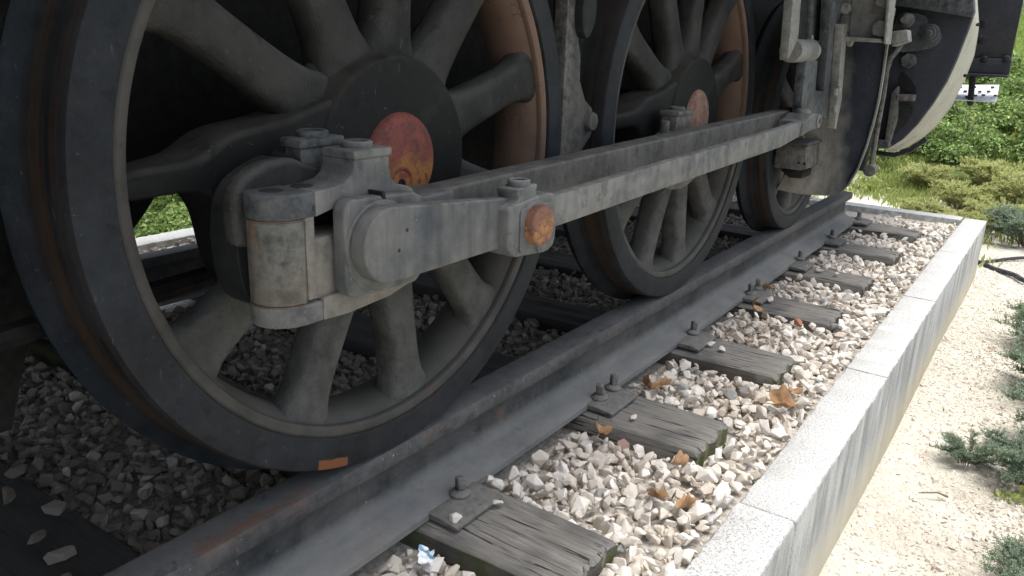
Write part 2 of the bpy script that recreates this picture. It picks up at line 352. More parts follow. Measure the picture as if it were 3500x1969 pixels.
def extr(poly, ax, a, b, bev=0, seg=2, bm=None, ang=30):
    """prism: poly given in the two other axes (in x,y,z order), from a to b along ax"""
    t = bmesh.new(); o = [i for i in range(3) if i != ax]
    def mk(p, v):
        c = [0, 0, 0]; c[o[0]] = p[0]; c[o[1]] = p[1]; c[ax] = v; return t.verts.new(c)
    A = [mk(p, a) for p in poly]; B = [mk(p, b) for p in poly]; n = len(poly)
    t.faces.new(A); t.faces.new(B[::-1])
    for i in range(n): t.faces.new((A[i], B[i], B[(i+1) % n], A[(i+1) % n]))
    bmesh.ops.recalc_face_normals(t, faces=t.faces)
    bevel(t, bev, seg, ang); return merge(bm, t)
def merge(bm, t):
    if bm is None: return t
    me = bpy.data.meshes.new('tmp'); t.to_mesh(me); t.free(); bm.from_mesh(me); bpy.data.meshes.remove(me); return bm
def box(c0, c1, bev=0, bm=None, seg=2):
    return extr([(c0[0], c0[1]), (c1[0], c0[1]), (c1[0], c1[1]), (c0[0], c1[1])], 2, c0[2], c1[2], bev, seg, bm)
def lathe(prof, c, seg=96, axis='Y', bm=None, closed=True):
    """prof: (radius, offset along the axis) ; c: centre"""
    t = bmesh.new(); rings = []
    for r, y in prof:
        ring = []
        for k in range(seg):
            a = 2*math.pi*k/seg; u, v = r*math.cos(a), r*math.sin(a)
            ring.append(t.verts.new((c[0]+u, c[1]+y, c[2]+v) if axis == 'Y' else (c[0]+u, c[1]+v, c[2]+y) if axis == 'Z' else (c[0]+y, c[1]+u, c[2]+v)))
        rings.append(ring)
    n = len(rings)
    for i in range(n if closed else n-1):
        A, B = rings[i], rings[(i+1) % n]
        for k in range(seg): t.faces.new((A[k], A[(k+1) % seg], B[(k+1) % seg], B[k]))
    return merge(bm, t)
def disc(c, r, y0, y1, bev=.003, seg=48, axis='Y', bm=None, hole=0):
    """solid of revolution, y0 is the outer face"""
    s = 1 if y1 > y0 else -1
    p = [(hole if hole else 1e-4, y0), (r-bev, y0), (r-bev*.3, y0+s*bev*.3), (r, y0+s*bev), (r, y1)] + [(hole if hole else 1e-4, y1)]
    return lathe(p, c, seg, axis, bm, closed=bool(hole))
def tube(pts, r, bm=None, seg=8):
    t = bmesh.new(); rings = []; P = [Vector(p) for p in pts]
    for i, p in enumerate(P):
        d = (P[min(i+1, len(P)-1)] - P[max(i-1, 0)]).normalized(); a = d.orthogonal().normalized() if i == 0 else (a - d*a.dot(d)).normalized(); b = d.cross(a)
        rr = r[i] if isinstance(r, (list, tuple)) else r
        rings.append([t.verts.new(p + (a*math.cos(2*math.pi*k/seg)+b*math.sin(2*math.pi*k/seg))*rr) for k in range(seg)])
    for A, B in zip(rings, rings[1:]):
        for k in range(seg): t.faces.new((A[k], A[(k+1) % seg], B[(k+1) % seg], B[k]))
    t.faces.new(rings[0][::-1]); t.faces.new(rings[-1]); return merge(bm, t)
def arc(cx, cy, r, a0, a1, n=8): return [(cx+r*math.cos(R(a0+(a1-a0)*i/n)), cy+r*math.sin(R(a0+(a1-a0)*i/n))) for i in range(n+1)]
def rrect(x0, y0, x1, y1, r, n=5):
    return arc(x1-r, y1-r, r, 0, 90, n)+arc(x0+r, y1-r, r, 90, 180, n)+arc(x0+r, y0+r, r, 180, 270, n)+arc(x1-r, y0+r, r, 270, 360, n)
def hexbolt(c, r, d0, d1, axis=1, dome=.0, bm=None, n=6):
    p = [(r*math.cos(2*math.pi*k/n+.3), r*math.sin(2*math.pi*k/n+.3)) for k in range(n)]; o = [i for i in range(3) if i != axis]
    return extr([(c[o[0]]+a, c[o[1]]+b) for a, b in p], axis, d0, d1, r*.12, 1, bm)
def mirror_rot(bm, c):
    bmesh.ops.rotate(bm, cent=c, matrix=Matrix.Rotation(math.pi, 3, 'Z'), verts=bm.verts); return bm
def copy_tree(o, parent=None, loc=None, rot=None, label=None):
    c = o.copy(); C.objects.link(c); ORG[c.name] = ORG.get(o.name, Vector((0, 0, 0)))
    if parent is not None: c.parent = parent
    if loc is not None: c.location = loc
    if rot is not None: c.rotation_euler = rot
    if label: c['label'] = label
    for ch in list(o.children): copy_tree(ch, c)
    return c

# ------------------------------------------------------------------ the setting
ZG, ZK = -.549, -.19
def terrain():
    def h(x, y):
        d = max(0, x-6.5); z = ZG + .10*max(0, min(d, 4)) + .16*max(0, d-4)*(1 if d < 20 else 20/d)
        if y > 3.2: z = max(z, ZG + .12*min(y-3.2, 10))
        z += .012*math.sin(x*3.1+y*1.7)+.010*math.sin(x*1.3-y*4.3)
        return min(z, 3.0)
    xs = sorted(set([-60, -30, -12, -6] + [round(-4+.2*i, 3) for i in range(90)] + [15, 17, 20, 25, 32, 45, 70, 120]))
    ys = sorted(set([-60, -30, -15, -8] + [round(-5+.2*i, 3) for i in range(70)] + [10, 12, 16, 22, 35, 60]))
    bm = bmesh.new(); G = [[bm.verts.new((x, y, h(x, y))) for y in ys] for x in xs]
    for i in range(len(xs)-1):
        for j in range(len(ys)-1): bm.faces.new((G[i][j], G[i+1][j], G[i+1][j+1], G[i][j+1]))
    return bm, h
tb, TH = terrain()
ground = obj('ground', tb, 'sand', org=(0, 0, 0)); ground['kind'] = 'structure'

# kerb round the track bed: four walls of granite stones
YO, YI, XE, XS = -.662, -.540, 4.345, -2.6
YFI, YFO = 2.36, 2.50
kx = [-2.6+.122, -1.36, -.40, .555, 1.505, 2.46, 3.42, 4.345+.118]
wall = thing('kerb_wall', 'pale speckled granite kerb running along the near side of the track bed', 'kerb', (1, YO, ZG))
def stones(par, cuts, y0, y1, along='x', top=0):
    for a, b in zip(cuts, cuts[1:]):
        j = random.uniform(-.0015, .0015)
        if along == 'x': bm = box((a+.0015, y0+j, ZG-.15), (b-.0015, y1+j, ZK+j), .006, None, 2)
        else: bm = box((y0+j, a+.0015, ZG-.15), (y1+j, b-.0015, ZK+.006+j), .006, None, 2)
        L = [e for e in bm.edges if abs((e.verts[0].co-e.verts[1].co)[0 if along == 'x' else 1]) > .2]
        bmesh.ops.subdivide_edges(bm, edges=L, cuts=44, use_grid_fill=True)
        for v in bm.verts:
            if v.co.z > ZK-.02: v.co += Vector((random.gauss(0, .0008), random.gauss(0, .0011), random.gauss(0, .0007)))
            if random.random() < .02 and v.co.z > ZK-.004: v.co.z -= random.uniform(.002, .005)
        obj('kerb_stone', bm, 'kerb', par, 50)
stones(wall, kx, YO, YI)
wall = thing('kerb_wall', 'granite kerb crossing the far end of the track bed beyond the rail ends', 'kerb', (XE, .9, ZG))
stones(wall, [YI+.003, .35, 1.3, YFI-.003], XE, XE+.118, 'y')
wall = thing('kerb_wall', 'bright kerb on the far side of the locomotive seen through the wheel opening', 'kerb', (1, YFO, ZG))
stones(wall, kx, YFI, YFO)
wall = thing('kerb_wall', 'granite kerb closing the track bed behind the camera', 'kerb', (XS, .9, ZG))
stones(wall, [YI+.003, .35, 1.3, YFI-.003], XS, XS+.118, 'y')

# rails
RH = [(-.083, -.165), (-.083, -.152), (-.03, -.135), (-.014, -.125), (-.0095, -.10), (-.0095, -.06), (-.015, -.047), (-.037, -.038), (-.039, -.034), (-.039, -.012), (-.035, -.003), (-.026, -.0005)]
prof = RH + [(-y, z) for y, z in RH[::-1]]
XR0, XR1 = -2.35, 3.715
def rail(y, lab):
    t = thing('rail', lab, 'rail', (.7, y, -.165))
    obj('rail_bar', extr([(y+a, b) for a, b in prof], 0, XR0, XR1, 0), 'rail', t, 50)
    return t
rail(0, 'near dark steel rail that all the wheels in front stand on')
rail(1.55, 'far rail under the other side of the locomotive')

# sleepers, each with base plates and coach screws
SX = [-2.15, -1.58, -1.01, -.435, .14, .765, 1.335, 1.935, 2.51, 3.10, 3.71]
slabs = {4: 'nearest sleeper with a mossy end, below the wheel', 3: 'dark oily sleeper at the lower left, behind the rail', 5: 'second nearest sleeper end, split grey wood beside curled leaves',
         6: 'third nearest sleeper end, with a dark blue stain', 7: 'fourth nearest sleeper end, a brown leaf lying by it', 8: 'fifth sleeper end along the kerb',
         9: 'low sleeper end, second from the far kerb', 10: 'farthest sleeper end, greenish, beside the end of the rail', 0: 'rearmost sleeper, behind the camera', 1: 'sleeper behind the camera, second', 2: 'sleeper left of the picture under the loco'}
def jig(bm, a):
    for v in bm.verts: v.co += Vector((random.uniform(-a, a), random.uniform(-a, a)*1.5, random.uniform(-a, a)*.6))
    return bm
def sleeper_mesh(x, w, y0, y1, z0, z1):
    nx, ny = 7, 60; bm = bmesh.new(); grid = {}
    cracks = [(random.uniform(.15, .85), random.uniform(.05, .25), random.uniform(.001, .004)) for _ in range(6)]
    for i in range(nx*4+1):
        for j in range(ny+1):
            u = i/(nx*4); v = (j/ny)**1.3; yy = y0+(y1-y0)*v
            z = z1 - .0025*abs(math.sin(u*9+x*7)) + .0015*math.sin(v*33+u*11)
            for cu, L, d in cracks:
                if v < L and abs(u-cu-.02*math.sin(v*20)) < .019: z -= d*(1-v/L)
            e = min(u, 1-u)*w; z -= .007*max(0, 1-e/.010)**2
            z -= .008*max(0, 1-(yy-y0)/.014)**2
            grid[i, j] = bm.verts.new((x-w/2+w*u+.003*math.sin(v*25+x), yy + .004*math.sin(u*17+x*3)*(1 if j == 0 else 0), z))
    I, J = nx*4, ny
    for i in range(I):
        for j in range(J): bm.faces.new((grid[i, j], grid[i+1, j], grid[i+1, j+1], grid[i, j+1]))
    bot = {}
    def lo(i, j):
        if (i, j) not in bot:
            g = grid[i, j].co; bot[i, j] = bm.verts.new((g.x+(.004 if i == 0 else -.004 if i == I else 0), g.y+(.004 if j == 0 else 0), z0))
        return bot[i, j]
    for i in range(I):
        for j in (0, J): bm.faces.new((grid[i, j], grid[i+1, j], lo(i+1, j), lo(i, j)))
    for j in range(J):
        for i in (0, I): bm.faces.new((grid[i, j], grid[i, j+1], lo(i, j+1), lo(i, j)))
    return bm
def screw(x, y, z, par, rot, tilt=0):
    bm = lathe([(1e-4, .0), (.022, 0), (.0225, .005), (.019, .009), (.0115, .0135), (.0105, .0135)], (x, y, z), 20, 'Z', None, False)
    s = .0085; h = .040
    pts = [(x+s*1.0*a*math.cos(rot)-s*b*math.sin(rot), y+s*a*math.sin(rot)+s*b*math.cos(rot)) for a, b in ((-1, -1), (1, -1), (1, 1), (-1, 1))]
    extr(pts, 2, z+.008, z+h, .0012, 1, bm)
    if tilt: bmesh.ops.rotate(bm, cent=(x, y, z), matrix=Matrix.Rotation(tilt, 3, 'Y'), verts=bm.verts)
    obj('coach_screw', bm, 'spike', par, 45)
near = {3: [-.435], 4: [.157], 5: [.745, .82], 6: [1.372], 7: [1.93, 2.01], 8: [2.585], 9: [3.145], 10: [3.735]}
for i, x in enumerate(SX):
    w_ = .205 if i < 8 else .185
    t = thing('sleeper', slabs[i], 'railway sleeper', (x, .77, -.30), 'wooden sleepers under the rails')
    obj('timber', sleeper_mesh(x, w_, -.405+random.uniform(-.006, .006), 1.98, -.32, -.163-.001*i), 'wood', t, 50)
    for yr, s in ((0, 1), (1.55, -1)):
        bm = extr([(yr-s*.155, -.1630), (yr-s*.155, -.155), (yr-s*.115, -.150), (yr-s*.088, -.1505), (yr+s*.10, -.155), (yr+s*.12, -.163)], 0, x-.075, x+.075, .0015, 1)
        obj('base_plate', bm, 'spike', t, 40)
        for xs in near.get(i, [x+.02]) if s == 1 else [x]:
            screw(xs, yr-s*.088, -.150, t, random.uniform(0, 1.5), random.uniform(-.12, .12))
            screw(xs-.01, yr+s*.098, -.152, t, random.uniform(0, 1.5))

# ballast
bm = bmesh.new()
nx_, ny_ = 50, 30
G = [[bm.verts.new((XS+.12+(XE-XS-.12)*i/nx_, YI+.0+(YFI-YI)*j/ny_, -.222)) for j in range(ny_+1)] for i in range(nx_+1)]
for i in range(nx_):
    for j in range(ny_): bm.faces.new((G[i][j], G[i+1][j], G[i+1][j+1], G[i][j+1]))
bed = obj('ballast_bed', bm, 'soil', org=(0, 0, -.222)); bed['kind'] = 'structure'
def stone_proto(k):
    r = np.random.default_rng(100+k); bm = bmesh.new()
    s = np.array([1.08, r.uniform(.55, .95), r.uniform(.42, .8)])
    for p in r.normal(size=(15, 3)):
        p = p/np.linalg.norm(p)*r.uniform(.72, 1.05)*s; bm.verts.new(p)
    bmesh.ops.convex_hull(bm, input=bm.verts)
    for v in [v for v in bm.verts if not v.link_faces]: bm.verts.remove(v)
    bevel(bm, .06, 1, 25)
    bmesh.ops.triangulate(bm, faces=bm.faces)
    bmesh.ops.remove_doubles(bm, verts=bm.verts, dist=.02)
    v = np.array([tuple(q.co) for q in bm.verts]); bm.verts.index_update()
    f = np.array([[q.index for q in g.verts] for g in bm.faces if len(g.verts) == 3]); bm.free(); return v, f
PROT = [stone_proto(k) for k in range(26)]
def rotm(r, n):
    q = r.normal(size=(n, 4)); q /= np.linalg.norm(q, axis=1)[:, None]; a, b, c, d = q.T
    return np.stack([np.stack([1-2*(c*c+d*d), 2*(b*c-a*d), 2*(b*d+a*c)], 1), np.stack([2*(b*c+a*d), 1-2*(b*b+d*d), 2*(c*d-a*b)], 1), np.stack([2*(b*d-a*c), 2*(c*d+a*b), 1-2*(b*b+c*c)], 1)], 1)
def pymesh(name, V, F, mat, tone=None, smooth=False):
    me = bpy.data.meshes.new(name); me.vertices.add(len(V)); me.vertices.foreach_set('co', V.astype(np.float32).ravel())
    n = F.shape[1]; me.loops.add(F.size); me.loops.foreach_set('vertex_index', F.astype(np.int32).ravel())
    me.polygons.add(len(F)); me.polygons.foreach_set('loop_start', np.arange(len(F), dtype=np.int32)*n)
    me.update(calc_edges=True); me.materials.append(M[mat])
    if tone is not None:
        a = me.attributes.new('tone', 'FLOAT', 'POINT'); a.data.foreach_set('value', tone.astype(np.float32))
    me.polygons.foreach_set('use_smooth', np.full(len(F), smooth)); me.update(); return me
def scatter(x0, x1, y0, y1, sp, zb, seed, smin=.013, smax=.024):
    r = np.random.default_rng(seed)
    nx, ny = int((x1-x0)/sp), int((y1-y0)/sp)
    X, Y = np.meshgrid(x0+(np.arange(nx)+.5)*sp, y0+(np.arange(ny)+.5)*sp, indexing='ij')
    X[:, ::2] += sp/2
    X = X+r.uniform(-.4, .4, X.shape)*sp; Y = Y+r.uniform(-.4, .4, Y.shape)*sp; X, Y = X.ravel(), Y.ravel()
    ok = np.ones(len(X), bool)
    for s in SX: ok &= ~((abs(X-s) < .118) & (Y > -.42) & (Y < 1.995))
    for yr in (0, 1.55): ok &= ~((abs(Y-yr) < .088) & (X < XR1+.02))
    X, Y = X[ok], Y[ok]; n = len(X)
    sz = smin*.85+(smax*1.12-smin*.85)*r.beta(1.5, 2.3, n)
    Z = zb + r.normal(0, .0055, n) + .006*np.sin(X*9+Y*7)
    Z += np.where(Y < -.43, .006, 0) - .030*np.clip((X-3.9)/.4, 0, 1)
    return X, Y, Z, sz, r.uniform(0, 1, n)
parts = [scatter(-1.2, XE-.01, YI+.012, -.075, .034, -.210, 1, .018, .031), scatter(-1.0, XE-.01, YI+.016, -.08, .040, -.192, 2, .015, .029),
         scatter(-1.6, XE-.01, .09, YFI-.02, .033, -.208, 3, .015, .028), scatter(-1.6, XE-.01, .09, 1.5, .042, -.194, 4, .013, .026)]
parts += [scatter(-1.0, XE-.01, YI+.006, -.075, .030, -.204, 5, .005, .012), scatter(-1.0, 2.5, .09, 1.4, .032, -.205, 6, .005, .012)]
X, Y, Z, SZ, TN = [np.concatenate([p[i] for p in parts]) for i in range(5)]
n = len(X); RM = rotm(rng, n); KP = rng.integers(0, len(PROT), n)
P = np.stack([X, Y, Z], 1); D = P-np.array(CP); zc = D@np.array(CF); xc = D@np.array(CR)/zc; yc = D@np.array(CU)/zc
inview = (zc > .1) & (abs(xc) < .66) & (abs(yc) < .375)
score = np.where(inview & (Y < -.08), SZ/np.maximum(zc, .1), 0); big = set(np.argsort(-score)[:170].tolist())
score = np.where(inview & (Y > .08) & (X < .45) & (xc < -.15), SZ/np.maximum(zc, .1), 0); big |= set(np.argsort(-score)[:125].tolist())
rest = np.array([i for i in range(n) if i not in big])
Vs, Fs, Ts, off = [], [], [], 0
for k, (v, f) in enumerate(PROT):
    idx = rest[KP[rest] == k]
    vv = np.einsum('nij,vj->nvi', RM[idx], v)*SZ[idx][:, None, None]; vv[..., 2] *= .85; vv += P[idx][:, None, :]
    Vs.append(vv.reshape(-1, 3)); Fs.append((f[None]+(np.arange(len(idx))*len(v))[:, None, None]+off).reshape(-1, 3)); Ts.append(np.repeat(TN[idx], len(v))); off += len(idx)*len(v)
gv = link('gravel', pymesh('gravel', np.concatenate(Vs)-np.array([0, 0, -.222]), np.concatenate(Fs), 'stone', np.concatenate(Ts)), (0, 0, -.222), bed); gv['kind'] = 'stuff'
SM = []
for k, (v, f) in enumerate(PROT):
    for j in range(3): SM.append(pymesh('stone', v, f, 'stone', np.full(len(v), rng.uniform(0, .965))))
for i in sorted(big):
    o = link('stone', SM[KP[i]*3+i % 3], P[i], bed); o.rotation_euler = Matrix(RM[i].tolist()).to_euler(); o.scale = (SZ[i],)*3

# ------------------------------------------------------------------ locomotive
loco = thing('steam_locomotive', 'black steam locomotive with spoked wheels and grey side rods standing on the rails', 'locomotive', (1.3, .775, 0))
WR, WC = .543, (.022, .545)
PINO = (-.225, -.075)                # crank pin measured from the axle
def spoke_bm(c, a, r0, r1, wt, wy, y0, flare=.026, rootf=.022):
    bm = bmesh.new(); rings = []; ca, sa = math.cos(a), math.sin(a); n = 20; K = 15
    for i in range(K+1):
        t = i/K; r = r0+(r1-r0)*t; d0 = (r-r0); d1 = (r1-r)
        w_ = wt*(1.12-.18*t) + rootf*math.exp(-max(d0-.066, 0)/.03) + flare*math.exp(-max(d1-.022,0)/.026)
        h_ = wy*(1.1-.2*t) + .004*math.exp(-d1/.02)
        ring = []
        for k in range(n):
            th = 2*math.pi*k/n; e = .6
            u = math.copysign(abs(math.cos(th))**e, math.cos(th))*w_; v = math.copysign(abs(math.sin(th))**e, math.sin(th))*h_
            ring.append(bm.verts.new((c[0]+ca*r-sa*u, y0+v, c[1]+sa*r+ca*u)))
        rings.append(ring)
    for A, B in zip(rings, rings[1:]):
        for k in range(n): bm.faces.new((A[k], A[(k+1) % n], B[(k+1) % n], B[k]))
    bm.faces.new(rings[0][::-1]); bm.faces.new(rings[-1]); return bm
def wheel(x, r, nsp, name, capmat, boss=True, phase=0, hubr=.172, org_z=None):
    c = (x, 0, r); k = r/WR
    w = bpy.data.objects.new(name, None); C.objects.link(w); w.empty_display_size = .05; ORG[w.name] = Vector(c); w.parent = loco; w.location = Vector(c)-ORG[loco.name]
    ri = r-.060
    tp = [(ri+.0005, -.039), (ri+.003, -.0430), (r-.010, -.0430), (r-.004, -.0405), (r-.0005, -.034), (r+.001, .0), (r+.003, .036), (r+.009, .046), (r+.021, .054), (r+.0275, .062), (r+.0265, .072), (r+.017, .084), (r+.002, .089), (ri, .089)]
    obj('tyre', lathe(tp, c, 160), 'tyre', w, 35, c)
    rp = [(ri, -.037), (ri-.004, -.0395), (ri-.013, -.0385), (ri-.0175, -.0355), (ri-.0195, -.030), (ri-.0185, -.024), (ri-.024, -.018), (ri-.033, .0), (ri-.038, .025), (ri-.036, .055), (ri-.024, .083), (ri, .087)]
    obj('rim', lathe(rp, c, 160), 'rim', w, 35, c)
    hp = [(1e-4, -.056), (hubr-.008, -.056), (hubr-.003, -.0545), (hubr+.000, -.050), (hubr+.003, -.036), (hubr+.009, -.020), (hubr+.022, -.006), (hubr+.030, .006), (hubr+.030, .018), (hubr+.018, .035), (hubr+.004, .05), (hubr-.03, .085), (1e-4, .09)]
    obj('hub', lathe(hp, c, 96, closed=False), 'hub', w, 35, c)
    for i in range(1 if boss else 0, nsp):
        a = math.pi + 2*math.pi*i/nsp + phase
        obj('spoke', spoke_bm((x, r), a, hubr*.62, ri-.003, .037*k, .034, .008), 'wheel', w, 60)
    obj('axle_cap', lathe([(1e-4, -.071), (.052, -.070), (.072, -.0665), (.080, -.061), (.083, -.054), (1e-4, -.054)], c, 48, closed=False), capmat, w, 50, c)
    obj('cap_hole', lathe([(1e-4, -.0715), (.009, -.0714), (.009, -.060), (1e-4, -.060)], (x-.012, 0, r-.035), 16, closed=False), 'frame', w)
    obj('cap_recess', lathe([(.022, -.0708), (.024, -.0722), (.027, -.0722), (.029, -.0705)], (x-.012, 0, r-.035), 32, closed=False), capmat, w)
    if boss:
        P = [(-.468, .029), (-.40, .036), (-.366, .041), (-.335, .060), (-.310, .070), (-.279, .075), (-.22, .082), (-.13, .112), (-.05, .10), (-.03, -.12),
             (-.09, -.165), (-.14, -.195), (-.20, -.205), (-.26, -.19), (-.300, -.165), (-.322, -.13), (-.330, -.08), (-.336, -.045), (-.352, -.018), (-.372, -.004), (-.405, -.004), (-.468, -.010)]
        P = smooth_poly([(x+a, r+b) for a, b in P], 2)
        P = [(a-(.04 if a < x-.45 else 0), b) for a, b in P]
        cw = extr(P, 1, -.050, .05, .010, 3, None, 50)
        for v in cw.verts:
            t = min(1, max(0, (x-.36-v.co.x)/.09)); v.co.y += t*.020*(1 if v.co.y < 0 else -1)
        obj('crank_web', cw, 'hub', w, 60)
    return w
def smooth_poly(P, n):
    for _ in range(n):
        Q = []
        for a, b in zip(P, P[1:]+P[:1]): Q += [(a[0]*.75+b[0]*.25, a[1]*.75+b[1]*.25), (a[0]*.25+b[0]*.75, a[1]*.25+b[1]*.75)]
        P = Q
    return P
w1 = wheel(.022, WR, 11, 'driving_wheel', 'redcap')
w2 = wheel(1.292, WR, 11, 'driving_wheel', 'pinkcap', phase=.04)
w3 = wheel(2.525, .462, 9, 'leading_wheel', 'pinkcap', False, .2, .13)
w0 = copy_tree(w1, loco, Vector((.022-1.27, 0, WR))-ORG[loco.name])
for s, xx, rr in ((w1, .022, WR), (w2, 1.292, WR), (w3, 2.525, .462)):
    copy_tree(s, loco, Vector((xx, 1.55, rr))-ORG[loco.name], (0, R(120), math.pi))
for xx, rr in ((.022, WR), (1.292, WR), (2.525, .462), (-1.248, WR)):
    obj('axle', lathe([(.07, .08), (.07, 1.47)], (xx, 0, rr), 32, closed=False), 'frame', loco, 40)
# frames, then unseen boiler and running boards, added above the picture to block sky
for y in (.27, 1.25):
    obj('frame_plate', extr([(-3.0, .15), (-.50, .15), (-.385, .50), (.12, .50), (.2, .40), (1.0, .40), (1.1, .34), (4.0, .34), (4.45, .62), (4.45, 1.22), (-3.0, 1.22)], 1, y, y+.03, 0), 'frame', loco, 0)
obj('firebox_bottom', box((-2.2, .32, .62), (1.9, 1.23, 1.27), 0), 'frame', loco, 0)
obj('running_board', box((-3.5, -.53, 1.28), (4.55, 2.08, 1.32), .004), 'frame', loco, 0)
obj('boiler', lathe([(1e-4, -3.4), (.8, -3.4), (.8, 4.3), (1e-4, 4.3)], (0, .775, 2.45), 64, 'X', None, False), 'frame', loco, 30)
obj('brake_rigging', tube([(-.62, .14, .34), (.62, .14, .40), (.66, .14, .62)], .018), 'frame', loco)
# brake hangers between the wheels
hang = [(.600, 1.1), (.600, .455), (.664, .455), (.700, .50), (.738, .528), (.752, .566), (.735, .595), (.700, .616), (.672, .66), (.668, .72), (.655, .745), (.645, 1.1)]
t = obj('brake_hanger', extr(hang, 1, -.018, .016, .003), 'rodtan', loco)
obj('hanger_bolt', disc((.722, 0, .565), .022, -.034, -.018, .006), 'rodtan', t)
obj('hanger_shackle', extr(smooth_poly([(.655, .745), (.69, .78), (.695, .84), (.66, .87), (.63, .84), (.63, .78)], 2), 1, -.04, .04, .006), 'black', t)
t = copy_tree(bpy.data.objects['brake_hanger'], loco, bpy.data.objects['brake_hanger'].location+Vector((1.27, .06, 0)))

# coupling rod: rear strap end round the pin, square oil cup, bar to the next wheel
cr = obj('coupling_rod', extr(smooth_poly([(-.05, .50), (-.05, .425), (.88, .425), (.93, .40), (1.0, .375), (1.1, .37), (1.2, .40), (1.24, .46), (1.2, .52), (1.1, .535), (1.02, .535), (.96, .52), (.90, .495)], 1), 1, -.125, -.078, .004), 'rodtan', loco)
e = [(-.05, .51), (-.105, .538), (-.160, .545), (-.174, .585), (-.248, .59), (-.254, .572), (-.262, .585), (-.300, .574), (-.336, .555), (-.352, .525), (-.357, .46), (-.345, .40), (-.30, .375), (-.12, .375), (-.06, .40)]
obj('coupling_rod_end', extr(smooth_poly(e, 2), 1, -.122, -.066, .006, 3), 'black', cr)
def cup(x0, x1, y0, y1, z0, z1, rr, par, mat='rod', cap=.013):
    b = box((x0+.003, y0+.003, z0), (x1-.003, y1-.003, z1-cap), .002); box((x0-.002, y0-.002, z1-cap), (x1+.002, y1+.002, z1), .003, b)
    o = obj('oil_cup', b, mat, par)
    cx, cy = (x0+x1)/2, (y0+y1)/2
    obj('oil_cup_ring', lathe([(rr, z1-.001), (rr, z1+.007), (rr-.003, z1+.009), (rr-.007, z1+.008), (rr-.008, z1+.003), (1e-4, z1+.003)], (cx, cy, 0), 32, 'Z', None, False), mat, o, 50)
    return o
cup(-.250, -.173, -.128, -.090, .555, .608, .022, cr, 'steeldark')
cup(1.00, 1.10, -.125, -.075, .53, .582, .02, cr, 'rodtan')
obj('set_screw', disc((.945, -.10, .53), .012, -.0, .0, .001), 'rodtan', cr) if False else None
obj('set_screw', lathe([(1e-4, .525), (.012, .525), (.012, .558), (.009, .561), (1e-4, .561)], (.952, -.112, 0), 20, 'Z', None, False), 'rodtan', cr)

# connecting rod with its strapped big end
def plan(x0, x1, yf, yb, r, n=10):
    """plan outline, rounded at the rear (x0)"""
    ry = (yb-yf)/2; cy = (yf+yb)/2
    return [(x1, yf), (x1, yb)] + [(x0+r - r*math.sin(R(180*i/n)), cy + ry*math.cos(R(180*i/n))) for i in range(n+1)]
conn = obj('connecting_rod', extr([(-.13, .520), (-.02, .521), (.10, .524), (1.9, .556), (1.9, .452), (.10, .435), (-.13, .43)], 1, -.196, -.143, .005, 3), 'rodtan', loco)
YF, YB = -.213, -.128
strap = extr(plan(-.368, -.300, YF, YB, .045), 2, .5225, .556, .004, 2)
obj('top_strap', strap, 'steeldark', conn, 50)
neck = [(-.302, .5555), (-.272, .556), (-.250, .560), (-.239, .567), (-.234, .577), (-.233, .588), (-.167, .590), (-.168, .571), (-.163, .556), (-.152, .546), (-.136, .543), (-.122, .538), (-.115, .528), (-.115, .515), (-.250, .523), (-.262, .531), (-.302, .5225)]
b = extr(neck, 1, YF, -.150, .003, 2)
obj('strap_neck', b, 'rod', conn, 50)
cup(-.235, -.167, YF-.001, -.157, .576, .600, .021, conn, 'rod', .012)
for xx in (-.336, -.288): obj('cotter_hole', disc((xx, -.172, 0), .015, .5565, .5540, .0006, 24, 'Z'), 'black', conn)
# saddle behind the neck
sad = smooth_poly([(-.376, .53), (-.366, .565), (-.33, .585), (-.28, .590), (-.25, .575), (-.12, .54), (-.10, .47), (-.372, .47)], 1)
obj('bearing_saddle', extr(sad, 1, -.148, -.118, .010, 4), 'wheel', conn)
wg = extr(plan(-.366, -.318, YF+.002, YB, .044), 2, .412, .5215, .002, 1)
obj('cotter_wedge', wg, 'wedge', conn, 50)
for z in (.5220, .4115): obj('rust_seam', extr(plan(-.3672, -.318, YF+.001, YB, .0445), 2, z-.0006, z+.0006, 0), 'seam', conn, 50)
tongue = box((-.3185, YF+.001, .416), (-.304, YB+.01, .528), .0015)
obj('wedge_tongue', tongue, 'brass', conn)
obj('bearing_block', box((-.3035, YF+.006, .412), (-.17, YB, .494), .003), 'brass', conn)
obj('bearing_back', box((-.3035, -.155, .412), (-.14, YB+.002, .528), .0), 'black', conn)
bs = extr(plan(-.368, -.296, YF-.001, YB, .045), 2, .384, .411, .003, 2)
obj('bottom_strap', bs, 'rod', conn, 50)
obj('bottom_strap_front', extr([(-.2955, .383), (-.2955, .414), (-.12, .425), (-.12, .398), (-.17, .386), (-.25, .381)], 1, YF, YB, .003), 'brass', conn)
obj('rod_fork', extr([(-.16, .53), (-.105, .525), (-.085, .519), (-.02, .521), (-.02, .43), (-.11, .415), (-.16, .415)], 1, -.208, -.135, .005, 3), 'rod', conn)

